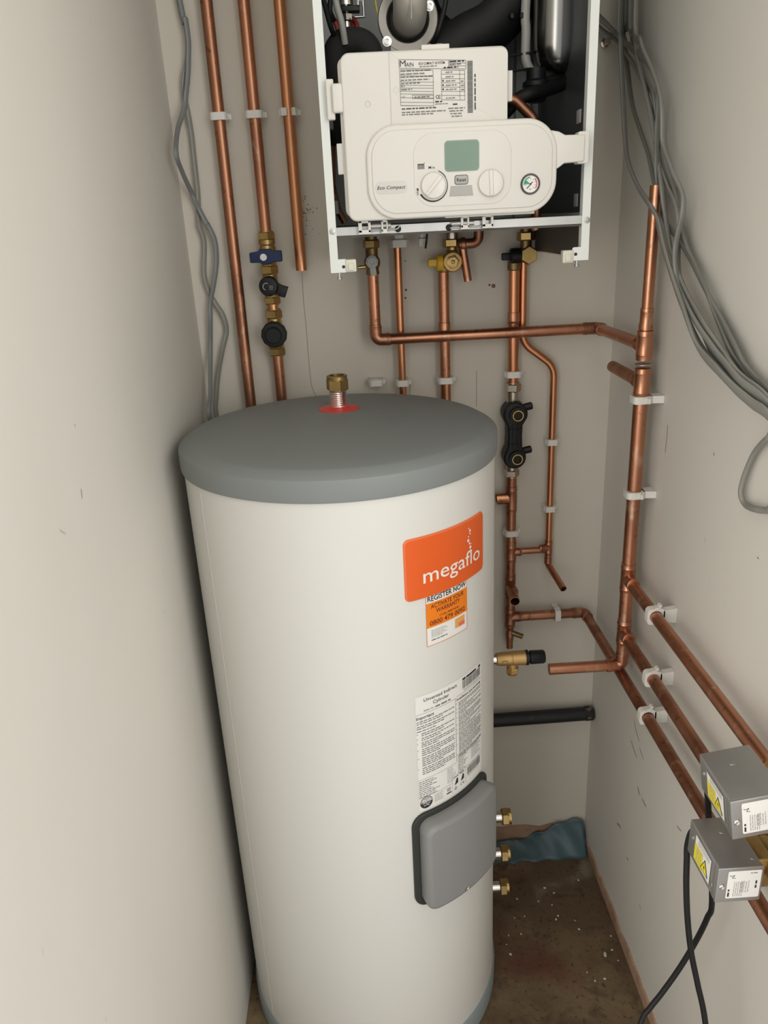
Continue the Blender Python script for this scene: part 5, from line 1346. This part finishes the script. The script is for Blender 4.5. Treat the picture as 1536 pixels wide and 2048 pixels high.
runs = [
 ([(178, 0), (180, 250), (190, 500), (205, 800), (225, 950), (280, 1090), (350, 1200), (400, 1290), (430, 1420), (480, 1600), (530, 1750), (580, 1900), (645, 2048)], [(1435, 740), (1470, 777), (1505, 807), (1540, 834)], 0.042, 'grey corner bundle cable bowing out leftmost in front of the riser top', CABLE),
 ([(60, 175), (150, 230), (230, 340), (310, 480), (345, 600), (370, 720), (395, 900), (450, 1080), (500, 1200), (520, 1300), (515, 1450), (520, 1600), (560, 1750), (640, 1900), (705, 2048)], [(1440, 730), (1475, 768), (1508, 797), (1540, 822)], 0.020, 'grey cable coming out beside the boiler side into the corner bundle', CABLE),
 ([(200, 0), (205, 250), (225, 450), (250, 620), (300, 780), (340, 900), (370, 1040), (400, 1150), (440, 1300), (520, 1400), (600, 1540), (680, 1700), (760, 1850), (860, 2048)], [(1493, 735), (1515, 762), (1540, 786)], 0.014, 'dark grey cable in the corner bundle that ends up rightmost on the wall', CABLED),
 ([(240, 0), (262, 200), (292, 400), (340, 600), (375, 780), (400, 950), (420, 1100), (440, 1250), (470, 1450), (525, 1620), (590, 1760), (670, 1900), (770, 2048)], [(1462, 730), (1490, 761), (1540, 803)], 0.028, 'grey cable running through the middle of the corner bundle', CABLE),
 ([(270, 0), (300, 250), (360, 400), (410, 550), (425, 680), (430, 850), (480, 1000), (540, 1130), (545, 1230), (520, 1340), (500, 1450), (500, 1560), (530, 1700), (610, 1870), (730, 2048)], [(1452, 728), (1482, 764), (1540, 812)], 0.034, 'grey cable of the corner bundle that bulges furthest right on the wall', CABLE),
 ([(70, 115), (200, 245), (330, 360), (390, 480), (402, 600), (392, 760), (388, 950), (397, 1100), (395, 1250), (410, 1370), (450, 1520), (495, 1660), (540, 1790), (600, 1930), (665, 2048)], [(1437, 736), (1472, 773), (1540, 828)], 0.030, 'grey cable of the corner bundle passing just right of the riser pipe top', CABLED),
 ([(215, 0), (232, 150), (282, 330), (322, 460), (372, 560), (392, 700), (422, 880), (472, 1050), (510, 1180), (560, 1420), (620, 1560), (690, 1720), (750, 1880), (820, 2048)], [(1483, 735), (1508, 765), (1540, 794)], 0.014, 'dark grey cable lying flat against the wall beneath the corner bundle', CABLED),
]
for zp, tail, off_, lab_, mm in runs:
    first = zp[0]
    pts = Z8(zp)+tail
    q0 = onwall(*pts[0], off_)
    qe = onwall(*pts[-1], off_)
    head = [(q0.x, q0.y, 2.41)] if first[1] == 0 else [(BX1+0.010, 1.625, q0.z+0.08)]
    cable(pts, off_, lab_, mm, head=head, tail=[(XR-off_, 0.80, 1.34), (XR-off_, 0.62, 1.33), (XR-off_, 0.45, 1.36)], flat=(0.0072, 0.0036))
cable([(1560, 860), (1536, 876), (1510, 905), (1490, 950), (1482, 985), (1490, 1008), (1510, 1018), (1536, 1021), (1560, 1018)], 0.008, 'single grey cable loop sticking out at the right edge below the bundle', CABLE,
      flat=(0.0047, 0.0040), head=[(XR-0.045, 0.45, 1.385), (XR-0.032, 0.62, 1.36), (XR-0.014, 0.80, 1.335)], tail=[(XR-0.008, 0.75, 1.215), (XR-0.008, 0.45, 1.20)])
# screw fixing beside the boiler
p = atY(1214, 84, 1.628)
mb = MB(); mb.lathe((p.x, YB-0.0005, p.z), (0, -1, 0), [(0.0075, 0), (0.0075, 0.004), (0.004, 0.005), (0.004, 0.02), (0.0062, 0.021), (0.005, 0.0235)], NICKEL, 14)
props(mb.build('wall_screw'), 'small metal screw in the wall beside the boiler top right', 'screw')

# ------------------------------------------------------------------ things on the floor
# crumpled blue membrane in the back corner
mb = MB(); nx, nz = 46, 10
rnd = random.Random(5)
ph = [rnd.uniform(0, 6) for _ in range(6)]
vs = []
for i in range(nx):
    u = i/(nx-1); x = 0.19+u*(XR-0.008-0.19)
    hgt = 0.020+0.016*math.sin(u*10+ph[0])**2*(1-u)+0.060*max(0, min(1, (u-0.45)/0.40))**1.3+0.003*math.sin(u*37+ph[1])
    hgt = min(hgt, 0.080)
    for j in range(nz):
        v = j/(nz-1)
        y = YB-0.012-0.055*(1-v)**1.5+(0.009*math.sin(u*19+v*5+ph[2])*v-0.006*math.sin(u*36+v*4+ph[3]))*(1.25-u)
        y = min(y, YB-0.007)
        z = 0.0015+hgt*v+0.003*math.sin(u*41+v*7)*v
        if j == 0: z = 0.0012
        vs.append((x, y, max(z, 0.0012)))
fs = [(i*nz+j, (i+1)*nz+j, (i+1)*nz+j+1, i*nz+j+1) for i in range(nx-1) for j in range(nz-1)]
mb.add(vs, fs, BLUESH)
o = props(mb.build('plastic_membrane', angle=60), 'crumpled blue plastic membrane on the floor in the back corner', 'plastic sheet')
sm = o.modifiers.new('solid', 'SOLIDIFY'); sm.thickness = 0.0008
# plaster chips
def chunk(p, s_, name, rnd):
    mb = MB(); bm = bmesh.new(); bmesh.ops.create_icosphere(bm, subdivisions=1, radius=1)
    sx, sy, sz = s_; a = rnd.uniform(0, PI)
    vs = []
    for v in bm.verts:
        k = rnd.uniform(0.7, 1.15); x, y, z = v.co.x*sx*k, v.co.y*sy*k, v.co.z*sz*k
        vs.append((p.x+x*math.cos(a)-y*math.sin(a), p.y+x*math.sin(a)+y*math.cos(a), max(0.0003, sz*0.7+z)))
    mb.add(vs, [[v.index for v in f.verts] for f in bm.faces], CHIP); bm.free()
    return mb.build(name, angle=20)
rnd = random.Random(11)
props(chunk(atZ(1210, 1908, 0.003), (0.0085, 0.0045, 0.0030), 'plaster_chip', rnd), 'biggest pale chip of plaster on the brown floor near the right wall', 'debris')
chips = [(1034, 1797), (1077, 1802), (1104, 1809), (1049, 1832), (1029, 1835), (1116, 1831), (1112, 1838), (1150, 1840), (1158, 1858), (1017, 1870), (1013, 1888), (1021, 1908), (1042, 1867), (1224, 1899), (1236, 1920), (1222, 1871), (1131, 1692), (1138, 1710), (1174, 1944), (1210, 1957), (1190, 1961), (1089, 1775), (1108, 1785), (1157, 1760), (1047, 1690), (1108, 1719)]
for x, y in chips:
    s_ = rnd.uniform(0.0014, 0.0032)
    props(chunk(atZ(x, y, 0.002), (s_*1.4, s_, s_*0.6), 'plaster_chip', rnd), 'tiny pale chip of plaster scattered on the brown floor', 'debris', 'small plaster chips on the floor')
